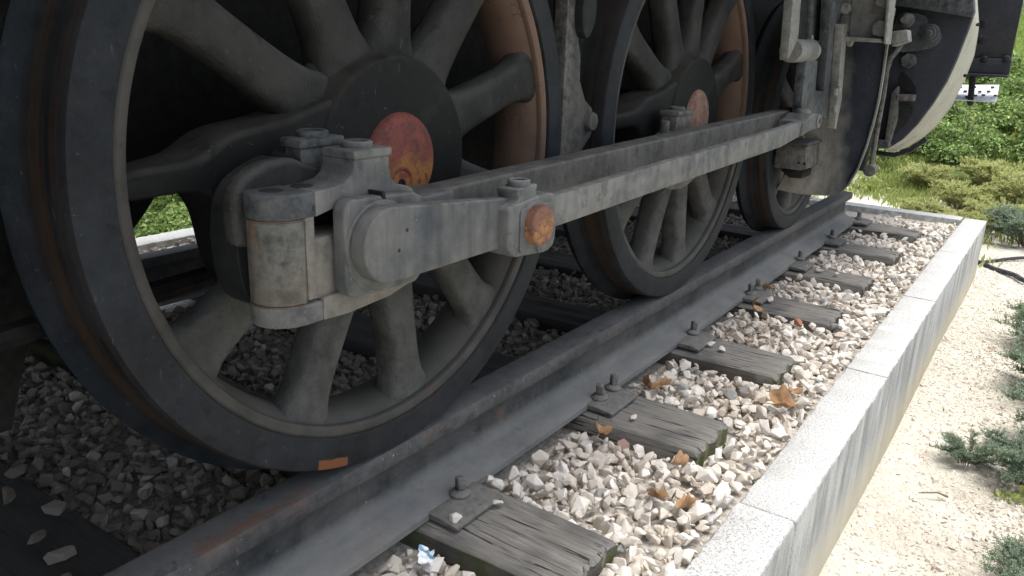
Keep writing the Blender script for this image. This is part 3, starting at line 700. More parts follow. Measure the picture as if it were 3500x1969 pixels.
# return crank: square flange plate, stepped collar and the tapering arm
PIN = (-.217, .4765)
sq = rrect(-.277, .409, -.130, .541, .019, 5)
sq = [(a, b - (a-PIN[0])*.04) for a, b in sq]
rc = obj('return_crank', extr(sq, 1, -.238, -.2135, .0045, 3), 'rod', loco, 50)
obj('crank_collar', lathe([(1e-4, -.2455), (.054, -.2455), (.0565, -.244), (.058, -.242), (.061, -.241), (.063, -.239), (.063, -.236), (1e-4, -.236)], (-.214, 0, .4735), 64, closed=False), 'rod', rc, 45)
AE = (.085, .4675)
def arm(r0, r1):
    c0 = (-.226, .4815)
    return arc(c0[0], c0[1], r0, 88, 268, 18) + arc(AE[0], AE[1], r1, -88, 88, 8)
obj('crank_arm', extr(arm(.0512, .0362), 1, -.272, -.2455, .0035, 3), 'rod', rc, 50)
obj('flange_split', extr([(PIN[0]+.010, PIN[1]+.048), (PIN[0]+.016, PIN[1]+.050), (PIN[0]+.012, PIN[1]+.070), (PIN[0]+.007, PIN[1]+.070)], 1, -.2388, -.2100, 0), 'black', rc)
for px_, pz_ in ((-.214, .473), (-.198, .498)): obj('centre_mark', disc((px_, -.2721, pz_), .0028, -.0003, .001, .0003, 12), 'black', rc)

# eccentric rod: boxed end with pin cap and oil cup, bar, forked far end
ec = obj('eccentric_rod', extr([(.13, .496), (1.40, .527), (1.62, .535), (1.62, .492), (1.40, .471), (.13, .442)], 1, -.283, -.258, .003, 2), 'rod', loco)
blk = [(.010, .495), (.010, .434), (.018, .424), (.034, .416), (.118, .408), (.138, .418), (.147, .442), (.147, .494), (.138, .506), (.09, .508), (.02, .502)]
b = extr(blk, 1, -.293, -.236, .007, 3)
obj('end_box', b, 'rod', ec, 50)
obj('end_box_plate', extr(rrect(.036, .421, .074, .494, .009), 1, -.2965, -.2925, .0015), 'rod', ec)
obj('end_box_plate', extr(smooth_poly([(.0785, .496), (.134, .494), (.142, .44), (.130, .412), (.0785, .414)], 1), 1, -.2965, -.2925, .0015), 'rod', ec)
cb = extr([(.030, .502), (.036, .508), (.036, .514), (.033, .517), (.033, .524), (.088, .527), (.088, .520), (.085, .516), (.087, .510), (.10, .506)], 1, -.290, -.250, .002, 2)
obj('oil_cup', cb, 'rod', ec, 45)
obj('oil_cup_ring', lathe([(.018, .524), (.018, .534), (.015, .536), (.011, .534), (.010, .529), (1e-4, .529)], (.062, -.272, 0), 32, 'Z', None, False), 'rod', ec, 50)
obj('pin_collar', disc((.078, 0, .464), .038, -.2975, -.293, .002), 'rod', ec)
pc = obj('pin_cap', lathe([(1e-4, -.3155), (.026, -.315), (.0305, -.3135), (.0325, -.310), (.0325, -.293), (1e-4, -.293)], (.076, 0, .464), 48, closed=False), 'rustcap', ec, 50)
fk = extr([(1.58, .534), (1.64, .540), (1.66, .552), (1.745, .550), (1.760, .541), (1.766, .526), (1.760, .510), (1.748, .501), (1.66, .500), (1.58, .489)], 1, -.290, -.212, .004, 3)
obj('fork_end', fk, 'rod', ec, 50)
obj('fork_eye', lathe([(.011, -.296), (.020, -.296), (.023, -.293), (.023, -.288), (.011, -.288)], (1.745, 0, .526), 32), 'rod', ec)
obj('fork_hole', disc((1.745, 0, .526), .011, -.2915, -.288, .0005, 24), 'black', ec)
obj('fork_cap', lathe([(1e-4, .566), (.018, .565), (.024, .559), (.026, .545), (1e-4, .545)], (1.70, -.25, 0), 24, 'Z', None, False), 'brass', ec, 50)

# expansion link, hangers and levers in front of the leading wheel
A = [(1.741, 0.546), (1.700, 0.703), (1.732, 0.764), (1.981, 0.768), (2.015, 0.577), (1.911, 0.581), (1.876, 0.703), (1.745, 0.703), (1.778, 0.617), (2.158, 0.575), (2.174, 0.469), (2.222, 0.466)]
lk = obj('expansion_link', extr([(1.735, 0.540), (1.713, 0.713), (1.852, 0.713), (1.875, 0.615), (1.989, 0.609), (1.951, 0.768), (1.891, 0.978), (2.051, 0.990), (2.169, 0.502)], 1, -.235, -.205, .003), 'steeldark', loco)
obj('link_side_bar', extr([(1.999, 0.834), (2.063, 0.836), (2.113, 0.675), (2.145, 0.576), (2.126, 0.474), (2.103, 0.476), (2.070, 0.607)], 1, -.262, -.236, .001), 'greybr', lk)
for q in [(2.010, 0.608), (2.044, 0.615), (2.032, 0.552)]:
    obj('link_bolt', hexbolt((q[0], 0, q[1]), .014, -.275, -.262), 'greybr', lk)
la = obj('lifting_arm', extr([(1.491, 0.947), (1.571, 0.953), (1.607, 0.774), (1.530, 0.713), (1.520, 0.772)], 1, -.232, -.205, .003), 'greybr', loco)
q = [(1.656, 0.743), (1.969, 0.747)]
tb_ = lathe([(1e-4, 0), (.052, 0), (.054, .004), (.054, .10), (.0525, .101), (.0525, .104), (.054, .105), (.054, .18), (.058, .183), (.058, .192), (.046, .196), (.046, .235), (.032, .238), (1e-4, .24)], (1.60, -.215, .745), 40, 'X', None, False)
for v in tb_.verts: v.co.y = -.215+(v.co.y+.215)*.66; v.co.z = .742+(v.co.z-.745)*.66
obj('arm_boss', tb_, 'greybr', la, 45)
obj('split_pin', tube([(1.80, -.225, .695), (1.80, -.218, .792)], .005), 'greybr', la)
obj('boss_cap', disc((1.842, -.215, .742), .018, 0, .004, .001, 24, 'X'), 'rustcap', la)
obj('radius_bar', extr([(1.756, 0.968), (1.869, 0.977), (1.932, 0.779), (1.811, 0.779)], 1, -.17, -.14, .003), 'black', loco)
obj('radius_bar', extr([(1.851, 0.976), (1.972, 0.985), (2.045, 0.779), (1.924, 0.779)], 1, -.18, -.15, .003), 'steeldark', loco)
for q in [(1.785, 0.872), (1.795, 0.786)]: obj('bar_rivet', disc((q[0], -.172, q[1]), .016, -.010, 0, .006, 16), 'black', loco)
mb = obj('motion_bracket', extr([(-0.246, 0.997), (-0.257, 0.839), (-0.258, 0.780), (-0.256, 0.762), (-0.269, 0.763), (-0.274, 0.780), (-0.390, 0.778), (-0.387, 0.995)], 0, 2.12, 2.15, .003), 'greybr', loco)
obj('bracket_foot', extr([(-0.256, 0.795), (-0.380, 0.790), (-0.385, 0.778), (-0.259, 0.781)], 0, 2.055, 2.121, .002), 'greybr', mb)
obj('bracket_edge_flange', extr([(-0.392, 0.773), (-0.372, 0.993), (-0.384, 0.993), (-0.399, 0.773)], 0, 2.04, 2.135, .002), 'greybr', mb)
obj('bracket_side_plate', extr([(-0.200, 0.995), (-0.244, 0.995), (-0.258, 0.838), (-0.264, 0.769), (-0.242, 0.768), (-0.219, 0.757)], 0, 2.09, 2.14, .003), 'rodtan', mb)
for q, r_ in zip([(-0.365, 0.824), (-0.360, 0.919)], (.032, .032)):
    t = hexbolt((0, q[0], q[1]), r_, 2.085, 2.12, 0); obj('bracket_bolt', t, 'greybr', mb)
for q in [(-0.245, 0.887), (-0.245, 0.789)]:
    t = hexbolt((0, q[0], q[1]), .020, 2.055, 2.09, 0); o = obj('bracket_nut', t, 'greybr', mb)
    obj('split_pin', tube([(2.05, q[0], q[1]+.01), (2.045, q[0]-.012, q[1]-.02), (2.045, q[0]-.014, q[1]-.055)], .0035), 'greybr', o) if False else None
obj('guide_bar_end', extr([(-0.383, 0.817), (-0.433, 0.825), (-0.443, 0.786), (-0.391, 0.766)], 0, 2.19, 2.26, .004), 'greybr', loco)
obj('bracket_tab', extr([(-0.186, 0.755), (-0.217, 0.756), (-0.224, 0.690), (-0.212, 0.676), (-0.203, 0.678)], 0, 2.24, 2.27, .002), 'greybr', mb)

# dusty guard plate beside the leading wheel
gd = [(-0.353, 0.929), (-0.319, 1.090), (-0.060, 1.098), (-0.084, 0.929), (-0.149, 0.639), (-0.116, 0.501), (-0.097, 0.437), (-0.147, 0.332), (-0.047, 0.256), (-0.023, 0.194), (-0.116, 0.187), (-0.229, 0.195), (-0.268, 0.209), (-0.297, 0.247), (-0.320, 0.312), (-0.339, 0.398), (-0.350, 0.489), (-0.356, 0.578), (-0.356, 0.664), (-0.351, 0.777)]
ga = obj('guard_plate', extr(gd, 0, 2.31, 2.345, .003), 'guard', loco, 40)
obj('guard_edge_strip', extr([(-0.356, 0.901), (-0.362, 0.901), (-0.359, 0.763), (-0.362, 0.665), (-0.362, 0.579), (-0.356, 0.490), (-0.345, 0.400), (-0.327, 0.314), (-0.303, 0.248), (-0.295, 0.250), (-0.320, 0.313), (-0.338, 0.401), (-0.348, 0.490), (-0.354, 0.578), (-0.354, 0.664), (-0.350, 0.777)], 0, 2.295, 2.311, .001), 'greybr', ga)
wb = obj('wooden_packing_block', extr([(-0.057, 0.390), (-0.099, 0.402), (-0.168, 0.399), (-0.175, 0.314), (-0.157, 0.308), (-0.057, 0.310)], 0, 2.12, 2.30, .004), 'rodtan', loco)
obj('block_top', extr([(-0.073, 0.410), (-0.174, 0.414), (-0.179, 0.404), (-0.069, 0.398)], 0, 2.10, 2.30, .002), 'steeldark', wb)
obj('block_underside', extr([(-0.062, 0.297), (-0.154, 0.298), (-0.151, 0.270), (-0.105, 0.268), (-0.080, 0.283)], 0, 2.18, 2.30, .003), 'black', wb)
for q in [(-0.149, 0.337), (-0.170, 0.336)]: obj('block_nail', disc((2.12, q[0], q[1]), .005, -.003, .0, .001, 10, 'X'), 'black', wb)

# cylinder block with its pale rim
rear = [(-0.524, 0.983), (-0.535, 0.897), (-0.526, 0.841), (-0.506, 0.728), (-0.484, 0.636), (-0.446, 0.538), (-0.399, 0.443), (-0.350, 0.373), (-0.297, 0.327), (-0.251, 0.328), (-0.190, 0.334), (-0.080, 0.984)]
cyl = obj('cylinder_block', extr(rear, 0, 3.0, 3.06, .004), 'cyl', loco, 40)
fr = [(-0.479, 1.013), (-0.510, 0.890), (-0.514, 0.837), (-0.516, 0.747), (-0.497, 0.636), (-0.461, 0.502), (-0.415, 0.412), (-0.367, 0.349), (-0.300, 0.289), (-0.240, 0.257), (-0.161, 0.275), (-0.043, 1.015)]
def loft(Pa, xa, Pb, xb):
    bm = bmesh.new(); A = [bm.verts.new((xa, *p)) for p in Pa]; B = [bm.verts.new((xb, *p)) for p in Pb]; n = len(A)
    for i in range(n-1): bm.faces.new((A[i], B[i], B[i+1], A[i+1]))
    bm.faces.new(B); return bm
obj('cylinder_cladding', loft([(a+.004, b) for a, b in rear], 3.03, [(a, b) for a, b in fr], 3.55), 'cream', cyl, 60)
for q in [(-0.518, 0.880), (-0.537, 0.829), (-0.507, 0.658)]: obj('cladding_screw', disc((3.3, q[0]-.012, q[1]), .008, 0, .008, .002, 10, 'X'), 'black', cyl)
obj('cylinder_flange', extr([(-0.206, 1.014), (-0.530, 0.987), (-0.545, 0.919), (-0.540, 0.897), (-0.362, 0.924), (-0.234, 0.942)], 0, 2.93, 3.0, .004), 'steeldark', cyl)
obj('rear_cover_lug', extr(smooth_poly([(-0.236, 0.917), (-0.363, 0.911), (-0.381, 0.854), (-0.422, 0.851), (-0.441, 0.814), (-0.418, 0.773), (-0.343, 0.754), (-0.264, 0.748)], 2), 0, 2.95, 3.0, .005), 'steeldark', cyl)
q = [(-0.395, 0.831)][0]
for r_, d in ((.038, .02), (.026, .035), (.014, .05)): obj('lug_bolt', disc((2.95, q[0], q[1]), r_, -d, 0, .003, 24, 'X'), 'steeldark', cyl)
q = [(-0.303, 0.881)][0]
kn = [(1e-4, -.13), (.018, -.13), (.022, -.10), (.03, -.09), (.034, -.06), (.042, -.05), (.042, -.02), (.03, 0), (1e-4, 0)]
obj('drain_cock', lathe([(a*.7, b*.8) for a, b in kn], (2.93, q[0], q[1]), 24, 'X', None, False), 'rodtan', cyl, 45)
q = [(-0.005, 0.965)][0]
q = [(-0.325, 0.717)][0]; obj('cover_bolt', hexbolt((0, q[0], q[1]), .034, 2.96, 3.0, 0), 'steeldark', cyl)
obj('window_rib', extr([(-0.283, 0.579), (-0.305, 0.608), (-0.322, 0.464), (-0.306, 0.335), (-0.290, 0.333)], 0, 2.95, 3.0, .003), 'rodtan', cyl)
obj('window_opening', extr(smooth_poly([(-0.298, 0.672), (-0.330, 0.653), (-0.371, 0.604), (-0.379, 0.571), (-0.345, 0.576), (-0.304, 0.597)], 2), 0, 2.992, 3.0, 0), 'frame', cyl)
obj('window_ledge', extr([(-0.301, 0.573), (-0.378, 0.575), (-0.379, 0.547), (-0.302, 0.546)], 0, 2.95, 3.0, .003), 'rodtan', cyl)
obj('window_opening', extr(smooth_poly([(-0.302, 0.528), (-0.373, 0.533), (-0.378, 0.485), (-0.335, 0.411), (-0.313, 0.382)], 1), 0, 2.992, 3.0, 0), 'black', cyl)
obj('cover_bottom', extr([(-0.208, 0.366), (-0.302, 0.371), (-0.314, 0.340), (-0.215, 0.327)], 0, 2.94, 3.0, .003), 'steeldark', cyl)
obj('drain_pipe', tube([(3.3, q_[0], q_[1]) for q_ in [(-0.409, 0.359), (-0.349, 0.300), (-0.283, 0.270), (-0.191, 0.272)]], .012), 'beam', cyl)

# bent hanging rod in front of the cylinder
rd = [(-0.322, 0.780), (-0.311, 0.755), (-0.292, 0.725), (-0.285, 0.671), (-0.288, 0.573), (-0.286, 0.407), (-0.288, 0.257)]
t = obj('cylinder_cock_rod', tube([(2.75, *q) for q in rd], .011, None, 8), 'rodtan', loco)
q = rd[-1]; obj('rod_foot', disc((2.75, q[0], q[1]), .026, -.03, .03, .004, 20, 'X'), 'rodtan', t)
obj('sand_pipe', tube([(2.85, *q) for q in [(-0.244, 0.550), (-0.239, 0.413), (-0.232, 0.289), (-0.226, 0.239)]], .020, None, 10), 'black', loco)

# buffer beam with angle iron and rivets, and the hanging footstep
bb = obj('buffer_beam', box((4.62, -.598, .70), (4.66, 2.15, 1.27), .004), 'beam', loco)
obj('beam_angle_iron', extr([(-.606, .645), (-.606, .655), (-.606, .735), (2.15, .735), (2.15, .645)], 0, 4.585, 4.62, .006), 'beam', bb)
obj('beam_lip', box((4.50, -.606, .633), (4.70, 2.15, .647), .004), 'beam', bb)
for q in [(-0.467, 0.730), (-0.579, 0.736)]: obj('rivet', disc((4.585, q[0], q[1]), .019, -.016, 0, .008, 20, 'X'), 'beam', bb)
for q in [(-0.431, 0.839), (-0.423, 0.927)]: obj('rivet', disc((4.62, q[0], q[1]), .024, -.012, 0, .006, 20, 'X'), 'beam', bb)
ft = obj('footstep_hanger', extr([(-0.409, 0.638), (-0.442, 0.640), (-0.457, 0.470), (-0.442, 0.460), (-0.426, 0.468)], 0, 4.56, 4.585, .002), 'black', loco)
sa = [(-0.285, 0.566), (-0.544, 0.580)]; sb_ = [(-0.575, 0.494), (-0.329, 0.492)]
bm = bmesh.new()
vs = [bm.verts.new((4.95, *sa[0])), bm.verts.new((4.95, *sa[1])), bm.verts.new((4.55, *sb_[0])), bm.verts.new((4.55, *sb_[1]))]
f = bm.faces.new(vs); r_ = bmesh.ops.extrude_face_region(bm, geom=[f]); 
for v in r_['geom']:
    if isinstance(v, bmesh.types.BMVert): v.co += Vector((.012, 0, -.006))
bevel(bm, .002, 1)
st = obj('step_plate', bm, 'step', ft)
u = (Vector((4.95, *sa[1]))-Vector((4.95, *sa[0]))); v_ = (Vector((4.55, *sb_[1]))-Vector((4.95, *sa[0])))
for a, b in ((.18, .22), (.48, .2), (.86, .22), (.30, .5), (.60, .52), (.78, .5), (.12, .72), (.52, .78), (.68, .75), (.92, .78), (.05, .35), (.35, .85)):
    p = Vector((4.95, *sa[0]))+u*a+v_*b; obj('tread_stud', disc((p.x, p.y, p.z), .010, .009, -.002, .003, 12, 'Z'), 'steeldark', st)

# ------------------------------------------------------------------ loose things on the track bed
def loose(x, y, z, s, k, label, tone=.7):
    v, f = PROT[k]; q = rotm(np.random.default_rng(900+k), 1)[0]; vv = (v@q.T)*s; vv[:, 2] *= .7
    me = pymesh('loose_stone', vv, f, 'stone', np.full(len(v), tone)); zmin = vv[:, 2].min()
    o = link('loose_stone', me, (x, y, z-zmin-.001)); tag(o, label, 'stone', 'loose stones lying on sleepers and rail')
zs = -.163
loose(-.362, .507, zs, .026, 1, 'small white stone lying on the dark sleeper at the lower left', .55)
loose(-.432, .347, zs, .032, 2, 'large white flat stone at the bottom left of the dark sleeper', .8)
loose(-.424, .442, zs, .030, 3, 'dull tan stone on the dark sleeper, between two white ones', .3)
loose(-.40, .62, zs, .024, 4, 'grey stone at the left picture edge on the dark sleeper', .2)
loose(-.345, .70, zs, .024, 5, 'farthest pale stone on the dark sleeper by the gravel', .3)
loose(-.46, .27, zs, .02, 6, 'ochre stone at the bottom edge of the picture', .1)
loose(.232, -.102, -.150, .020, 7, 'white upright stone leaning beside the nearest coach screw', .85)
loose(.190, -.158, zs, .017, 8, 'white stone on the nearest sleeper just in front of its screw', .7)
loose(.082, -.135, zs, .021, 9, 'white stone lying on the lip of the nearest base plate', .8)
loose(.720, -.20, zs, .011, 10, 'little round stone on the second sleeper from the picture bottom', .4)
loose(1.34, -.165, zs, .020, 11, 'left one of two stones side by side on the third sleeper', .35)
loose(1.325, -.205, zs, .020, 12, 'right one of two stones side by side on the third sleeper', .4)
loose(1.335, -.11, zs, .020, 13, 'grey stone beside the base plate of the third sleeper', .2)
loose(2.51, -.14, zs, .02, 14, 'stone on the fifth sleeper end nearest its screw', .3)
loose(2.50, -.20, zs, .02, 15, 'second of three small stones in a row on the fifth sleeper', .35)
loose(2.49, -.27, zs, .016, 16, 'smallest of three stones in a row on the fifth sleeper', .3)
loose(3.10, -.17, zs, .02, 17, 'stone on the low sleeper second from the far kerb', .6)
loose(1.93, -.16, zs, .022, 18, 'upright brown stone beside a screw on the fourth sleeper', .15)

def dry_leaf(x, y, z, s, rot, curl, label, tilt=0.3):
    out = []; n = 26
    for i in range(n):
        a = 2*math.pi*i/n; r = .80+.16*abs(math.cos(a*2.5))**.8+.05*math.sin(a*9); r *= (1.05-.15*math.cos(a)) if abs(a-math.pi) > .4 else .85
        out.append((r*math.cos(a), r*math.sin(a)*.8))
    s *= 1.15
    bm = bmesh.new(); c = bm.verts.new((0, 0, 0)); rings = []
    for k in (.35, .7, 1.0):
        rings.append([bm.verts.new((a*k, b*k, curl*(b*k)**2*1.6 + .18*k*math.sin(5*a+3*b) + .25*curl*(a*k)**2)) for a, b in out])
    for i in range(n):
        j = (i+1) % n; bm.faces.new((c, rings[0][i], rings[0][j]))
        for A, B in zip(rings, rings[1:]): bm.faces.new((A[i], B[i], B[j], A[j]))
    f0 = list(bm.faces); rr = bmesh.ops.extrude_face_region(bm, geom=f0)
    for v in rr['geom']:
        if isinstance(v, bmesh.types.BMVert): v.co.z += .02
    tube([(-.3, 0, .0), (-1.0, .05, .1), (-1.5, .15, .05)], .03, bm, 5)
    bmesh.ops.scale(bm, vec=(s, s, s), verts=bm.verts)
    bmesh.ops.rotate(bm, cent=(0, 0, 0), matrix=Matrix.Rotation(rot, 3, 'Z') @ Matrix.Rotation(tilt, 3, 'X'), verts=bm.verts)
    bmesh.ops.translate(bm, vec=(x, y, z), verts=bm.verts)
    tag(obj('dry_leaf', bm, 'dryleaf', None, 70), label, 'leaf', 'dead leaves on the ballast')
dry_leaf(.610, -.165, -.165, .026, .4, .9, 'pale brown curled leaf lying against the second sleeper', .5)
dry_leaf(.555, -.06, -.172, .018, 1.2, .8, 'small brown leaf half under the near rail foot', .6)
dry_leaf(.590, -.385, -.172, .020, 2.1, 1.1, 'orange brown leaf standing below the end of the second sleeper', 1.0)
dry_leaf(1.06, -.480, -.170, .038, -.9, .9, 'large rust coloured curled leaf close to the kerb', .35)
dry_leaf(1.17, -.475, -.172, .025, .3, .6, 'flat tan leaf beyond the large curled one near the kerb', .2)
dry_leaf(.925, -.14, -.165, .026, .9, .9, 'brown leaf beyond the second sleeper near the rail foot', .7)
dry_leaf(.97, -.17, -.17, .022, 2.4, .9, 'paler leaf of the pair beyond the second sleeper', .5)
dry_leaf(1.80, -.14, -.155, .030, .2, 1.0, 'brown leaf leaning on the near side of the fourth sleeper', 1.1)
dry_leaf(2.03, -.115, -.145, .020, 1.5, .8, 'small brown leaf on top of the fourth sleeper beside its screw', .3)
dry_leaf(.43, -.40, -.172, .020, 1.5, .8, 'orange scrap of leaf among white stones by the nearest sleeper', .3)
dry_leaf(.44, -.465, -.175, .022, 2.5, .9, 'brown leaf among the white stones close to the kerb joint', .6)
dry_leaf(1.15, .045, -.0, .001, 0, .1, 'x', 0) if False else None
dry_leaf(1.12, .15, -.165, .035, .5, .8, 'reddish brown leaf just behind the near rail', 1.2)
bm = bmesh.new(); gx, gy = 9, 6
Gv = [[bm.verts.new((-.045+.006*i, -.165+.006*j+.002*(i % 2), -.168+.004*math.sin(i*2.1+j)+.003*math.cos(j*2.7))) for j in range(gy)] for i in range(gx)]
for i in range(gx-1):
    for j in range(gy-1): bm.faces.new((Gv[i][j], Gv[i+1][j], Gv[i+1][j+1], Gv[i][j+1]))
bmesh.ops.rotate(bm, cent=(-.02, -.15, -.168), matrix=Matrix.Rotation(.7, 3, 'Z') @ Matrix.Rotation(.4, 3, 'X'), verts=bm.verts)
tag(obj('plastic_wrapper', bm, 'wrapper'), 'crumpled white plastic wrapper with a blue stripe on the ballast', 'wrapper')

# cables on the sand
def cable(pts, r, label):
    P = [Vector(p) for p in pts]; Q = []
    for i in range(len(P)-1):
        a, b, c_, d = P[max(i-1, 0)], P[i], P[i+1], P[min(i+2, len(P)-1)]
        for k in range(8):
            t = k/8; Q.append(.5*((2*b)+(-a+c_)*t+(2*a-5*b+4*c_-d)*t*t+(-a+3*b-3*c_+d)*t**3))
    Q.append(P[-1]); tag(obj('cable', tube(Q, r, None, 8), 'cable'), label, 'cable', 'cables crossing the sand')
cable([(4.70, -.55, ZG+.01), (4.80, -.63, ZG+.02), (4.95, -.72, ZG+.02), (5.15, -.86, ZG+.025), (5.4, -1.1, ZG+.02), (5.9, -1.5, ZG+.02)], .011, 'thin black cable, the upper of two leaving the kerb')
cable([(4.78, -.55, ZG+.01), (4.80, -.64, ZG+.03), (4.72, -.74, ZG+.02), (4.62, -.85, ZG+.025), (4.50, -.95, ZG+.02), (4.3, -1.3, ZG+.02)], .015, 'thicker black cable, the lower of two, running towards the camera')

# grit and pebbles on the sand
def grit(n, x0, x1, y0, y1, s0, s1, seed, sub=8):
    r = np.random.default_rng(seed); X = r.uniform(x0, x1, n); Y = r.uniform(y0, y1, n); s = r.uniform(s0, s1, n)**1
    k = r.integers(0, 8, n); RMg = rotm(r, n); Vs, Fs, Ts, off = [], [], [], 0
    base = np.array([(1, 0, 0), (-1, 0, 0), (0, 1, 0), (0, -1, 0), (0, 0, .7), (0, 0, -.7)]); F = np.array([(0, 2, 4), (2, 1, 4), (1, 3, 4), (3, 0, 4), (2, 0, 5), (1, 2, 5), (3, 1, 5), (0, 3, 5)])
    Z = np.array([TH(a, b) for a, b in zip(X, Y)])+s*.2
    V = np.einsum('nij,vj->nvi', RMg, base)*s[:, None, None]+np.stack([X, Y, Z], 1)[:, None, :]
    FF = F[None]+(np.arange(n)*6)[:, None, None]
    return V.reshape(-1, 3), FF.reshape(-1, 3), np.repeat(r.uniform(0, .88, n), 6)
V, F, T = grit(16000, -.2, 5.2, -1.35, YO-.005, .0025, .0065, 5)
o = link('grit', pymesh('grit', V-np.array([1, -1, ZG]), F, 'stone', T), (1, -1, ZG)); tag(o, 'fine pale grit scattered over the sandy ground by the kerb', 'gravel', None, 'stuff')

V, F, T = grit(1500, -.2, 5.0, -1.3, YO-.01, .005, .013, 15)
o = link('pebbles', pymesh('pebbles', V-np.array([1, -1, ZG]), F, 'stone', T), (1, -1, ZG)); tag(o, 'scattered larger pebbles on the sandy ground', 'pebbles', None, 'stuff')

# ------------------------------------------------------------------ vegetation
def quads(name, Cc, U, Vv, mat, tone, org=(0, 0, 0)):
    """leaf faces: centre, half length vector, half width vector; a kinked diamond of four triangles' worth"""
    n = len(Cc); Nn = np.cross(U, Vv); Nn /= (np.linalg.norm(Nn, axis=1)[:, None]+1e-9); L = np.linalg.norm(Vv, axis=1)[:, None]
    P = np.stack([Cc-U, Cc-Vv+Nn*L*.35, Cc+U, Cc+Vv+Nn*L*.35], 1).reshape(-1, 3)
    F = np.stack([np.arange(n)*4+i for i in (0, 1, 2)], 1); F2 = np.stack([np.arange(n)*4+i for i in (0, 2, 3)], 1)
    return pymesh(name, P-np.array(org), np.concatenate([F, F2]), mat, np.repeat(tone, 4))
def rdir(r, n):
    v = r.normal(size=(n, 3)); return v/np.linalg.norm(v, axis=1)[:, None]
def juniper_mesh(seed, R0, H, nst, mat, ln=.011, lw=.0028, dens=95):
    """low spreading shrub: arching stems with short needles in sprays"""
    r = np.random.default_rng(seed); Cs, Us, Vs, Ts = [], [], [], []; stems = []
    for s in range(nst):
        a = r.uniform(0, 2*math.pi); L = R0*r.uniform(.45, 1.0); up = H*r.uniform(.5, 1.3); t0 = r.uniform(0, 1)
        b = np.array([math.cos(a), math.sin(a)]); n = int(7+L*14)
        base = np.array([*(b*r.uniform(0, .25)*R0), 0]); tip = np.array([*(b*L), up])
        stems.append((base, tip, up))
        for k in range(n):
            t = .25+.75*k/n; p = base+(tip-base)*t; p[2] = up*math.sin(t*1.9)*.9+.01
            for q in range(3):       # side sprays
                d = rdir(r, 1)[0]; d[2] = abs(d[2])*.8+.25; d[:2] += b*.7; d /= np.linalg.norm(d); sl_ = r.uniform(.03, .075)*(R0/.35)**.5
                m_ = int(dens*sl_/.05*.22); tt = np.linspace(0, 1, m_)[:, None]
                pp = p+d*tt*sl_+r.normal(0, .0018, (m_, 3)); dd = d*.8+rdir(r, m_)*.75; dd /= np.linalg.norm(dd, axis=1)[:, None]
                w_ = np.cross(dd, rdir(r, m_)); w_ /= np.linalg.norm(w_, axis=1)[:, None]+1e-9
                Cs.append(pp+dd*ln*.5); Us.append(dd*ln*.6*(1-.4*tt)); Vs.append(w_*lw); Ts.append(np.clip(.1+.55*tt[:, 0]*(p[2]/H)+.12*t0+r.normal(0, .08, m_)+(.5 if r.random() < .03 else 0), 0, 1))
    return quads('foliage', np.concatenate(Cs), np.concatenate(Us), np.concatenate(Vs), mat, np.concatenate(Ts)), stems
def twigs(stems, name, par, r0=.004):
    bm = bmesh.new()
    for b, t, up in stems[::2]: tube([b, b+(t-b)*.4+Vector((0, 0, up*.35)), b+(t-b)*.8+Vector((0, 0, up*.15))], [r0, r0*.7, r0*.3], bm, 5)
    return bm
def shrub(name, me, stems, x, y, s, rz, label, cat, group, z=None, r0=.004):
    z = TH(x, y) if z is None else z
    t = thing(name, label, cat, (x, y, z), group)
    f = bpy.data.objects.new('foliage', me); C.objects.link(f); f.parent = t
    if stems is not None:
        if isinstance(stems, list): stems = obj('stems', twigs(stems, 'stems', None, r0), 'bark', None, 60, (0, 0, 0)); stems.parent = t; t['_s'] = 1
        else: q = stems.copy(); C.objects.link(q); q.parent = t
    t.scale = (s,)*3; t.rotation_euler = (0, 0, rz); return t
JU = [juniper_mesh(11+i, .30, .17, 62, 'juniper') for i in range(3)]
FE = [juniper_mesh(31+i, .45, .30, 80, 'feather', .018, .004, 75) for i in range(2)]
def ivy_mesh(seed, a, b, h, n, mat, ls=.022):
    r = np.random.default_rng(seed); d = rdir(r, n); d[:, 2] = abs(d[:, 2]); lump = 1+.22*np.sin(d[:, 0]*7+seed)*np.cos(d[:, 1]*6+2*seed)+.12*np.sin(d[:, 0]*17+d[:, 2]*13)
    nb = 22; bd = rdir(r, nb); bd[:, 2] = abs(bd[:, 2]); bc = bd*np.array([a, b, h])*(r.uniform(.3, .95, nb))[:, None]; br = r.uniform(.12, .24, nb)*(a/.62)
    q = r.integers(0, nb, n); d[:, 2] = np.where(r.random(n) < .75, abs(d[:, 2]), d[:, 2]); k = r.uniform(.45, 1.1, n)**.5
    p = bc[q]+d*br[q][:, None]*k[:, None]*np.array([1, 1, .8]); p[:, 2] = np.abs(p[:, 2])
    nn = d+rdir(r, n)*.9; nn /= np.linalg.norm(nn, axis=1)[:, None]; u = np.cross(nn, rdir(r, n)); u /= np.linalg.norm(u, axis=1)[:, None]; v = np.cross(nn, u)
    s = ls*r.uniform(.5, 1.25, n)[:, None]
    return quads('foliage', p, u*s, v*s*.62, mat, np.clip(r.beta(2, 2.2, n)*.85*(.55+.45*k/1.1)+(r.random(n) < .02)*.5, 0, 1))
IV = [ivy_mesh(51+i, .62, .62, .50, 6500, 'ivy') for i in range(3)]
WD = [ivy_mesh(71+i, .10, .10, .10, 60, 'weed', .022) for i in range(2)]
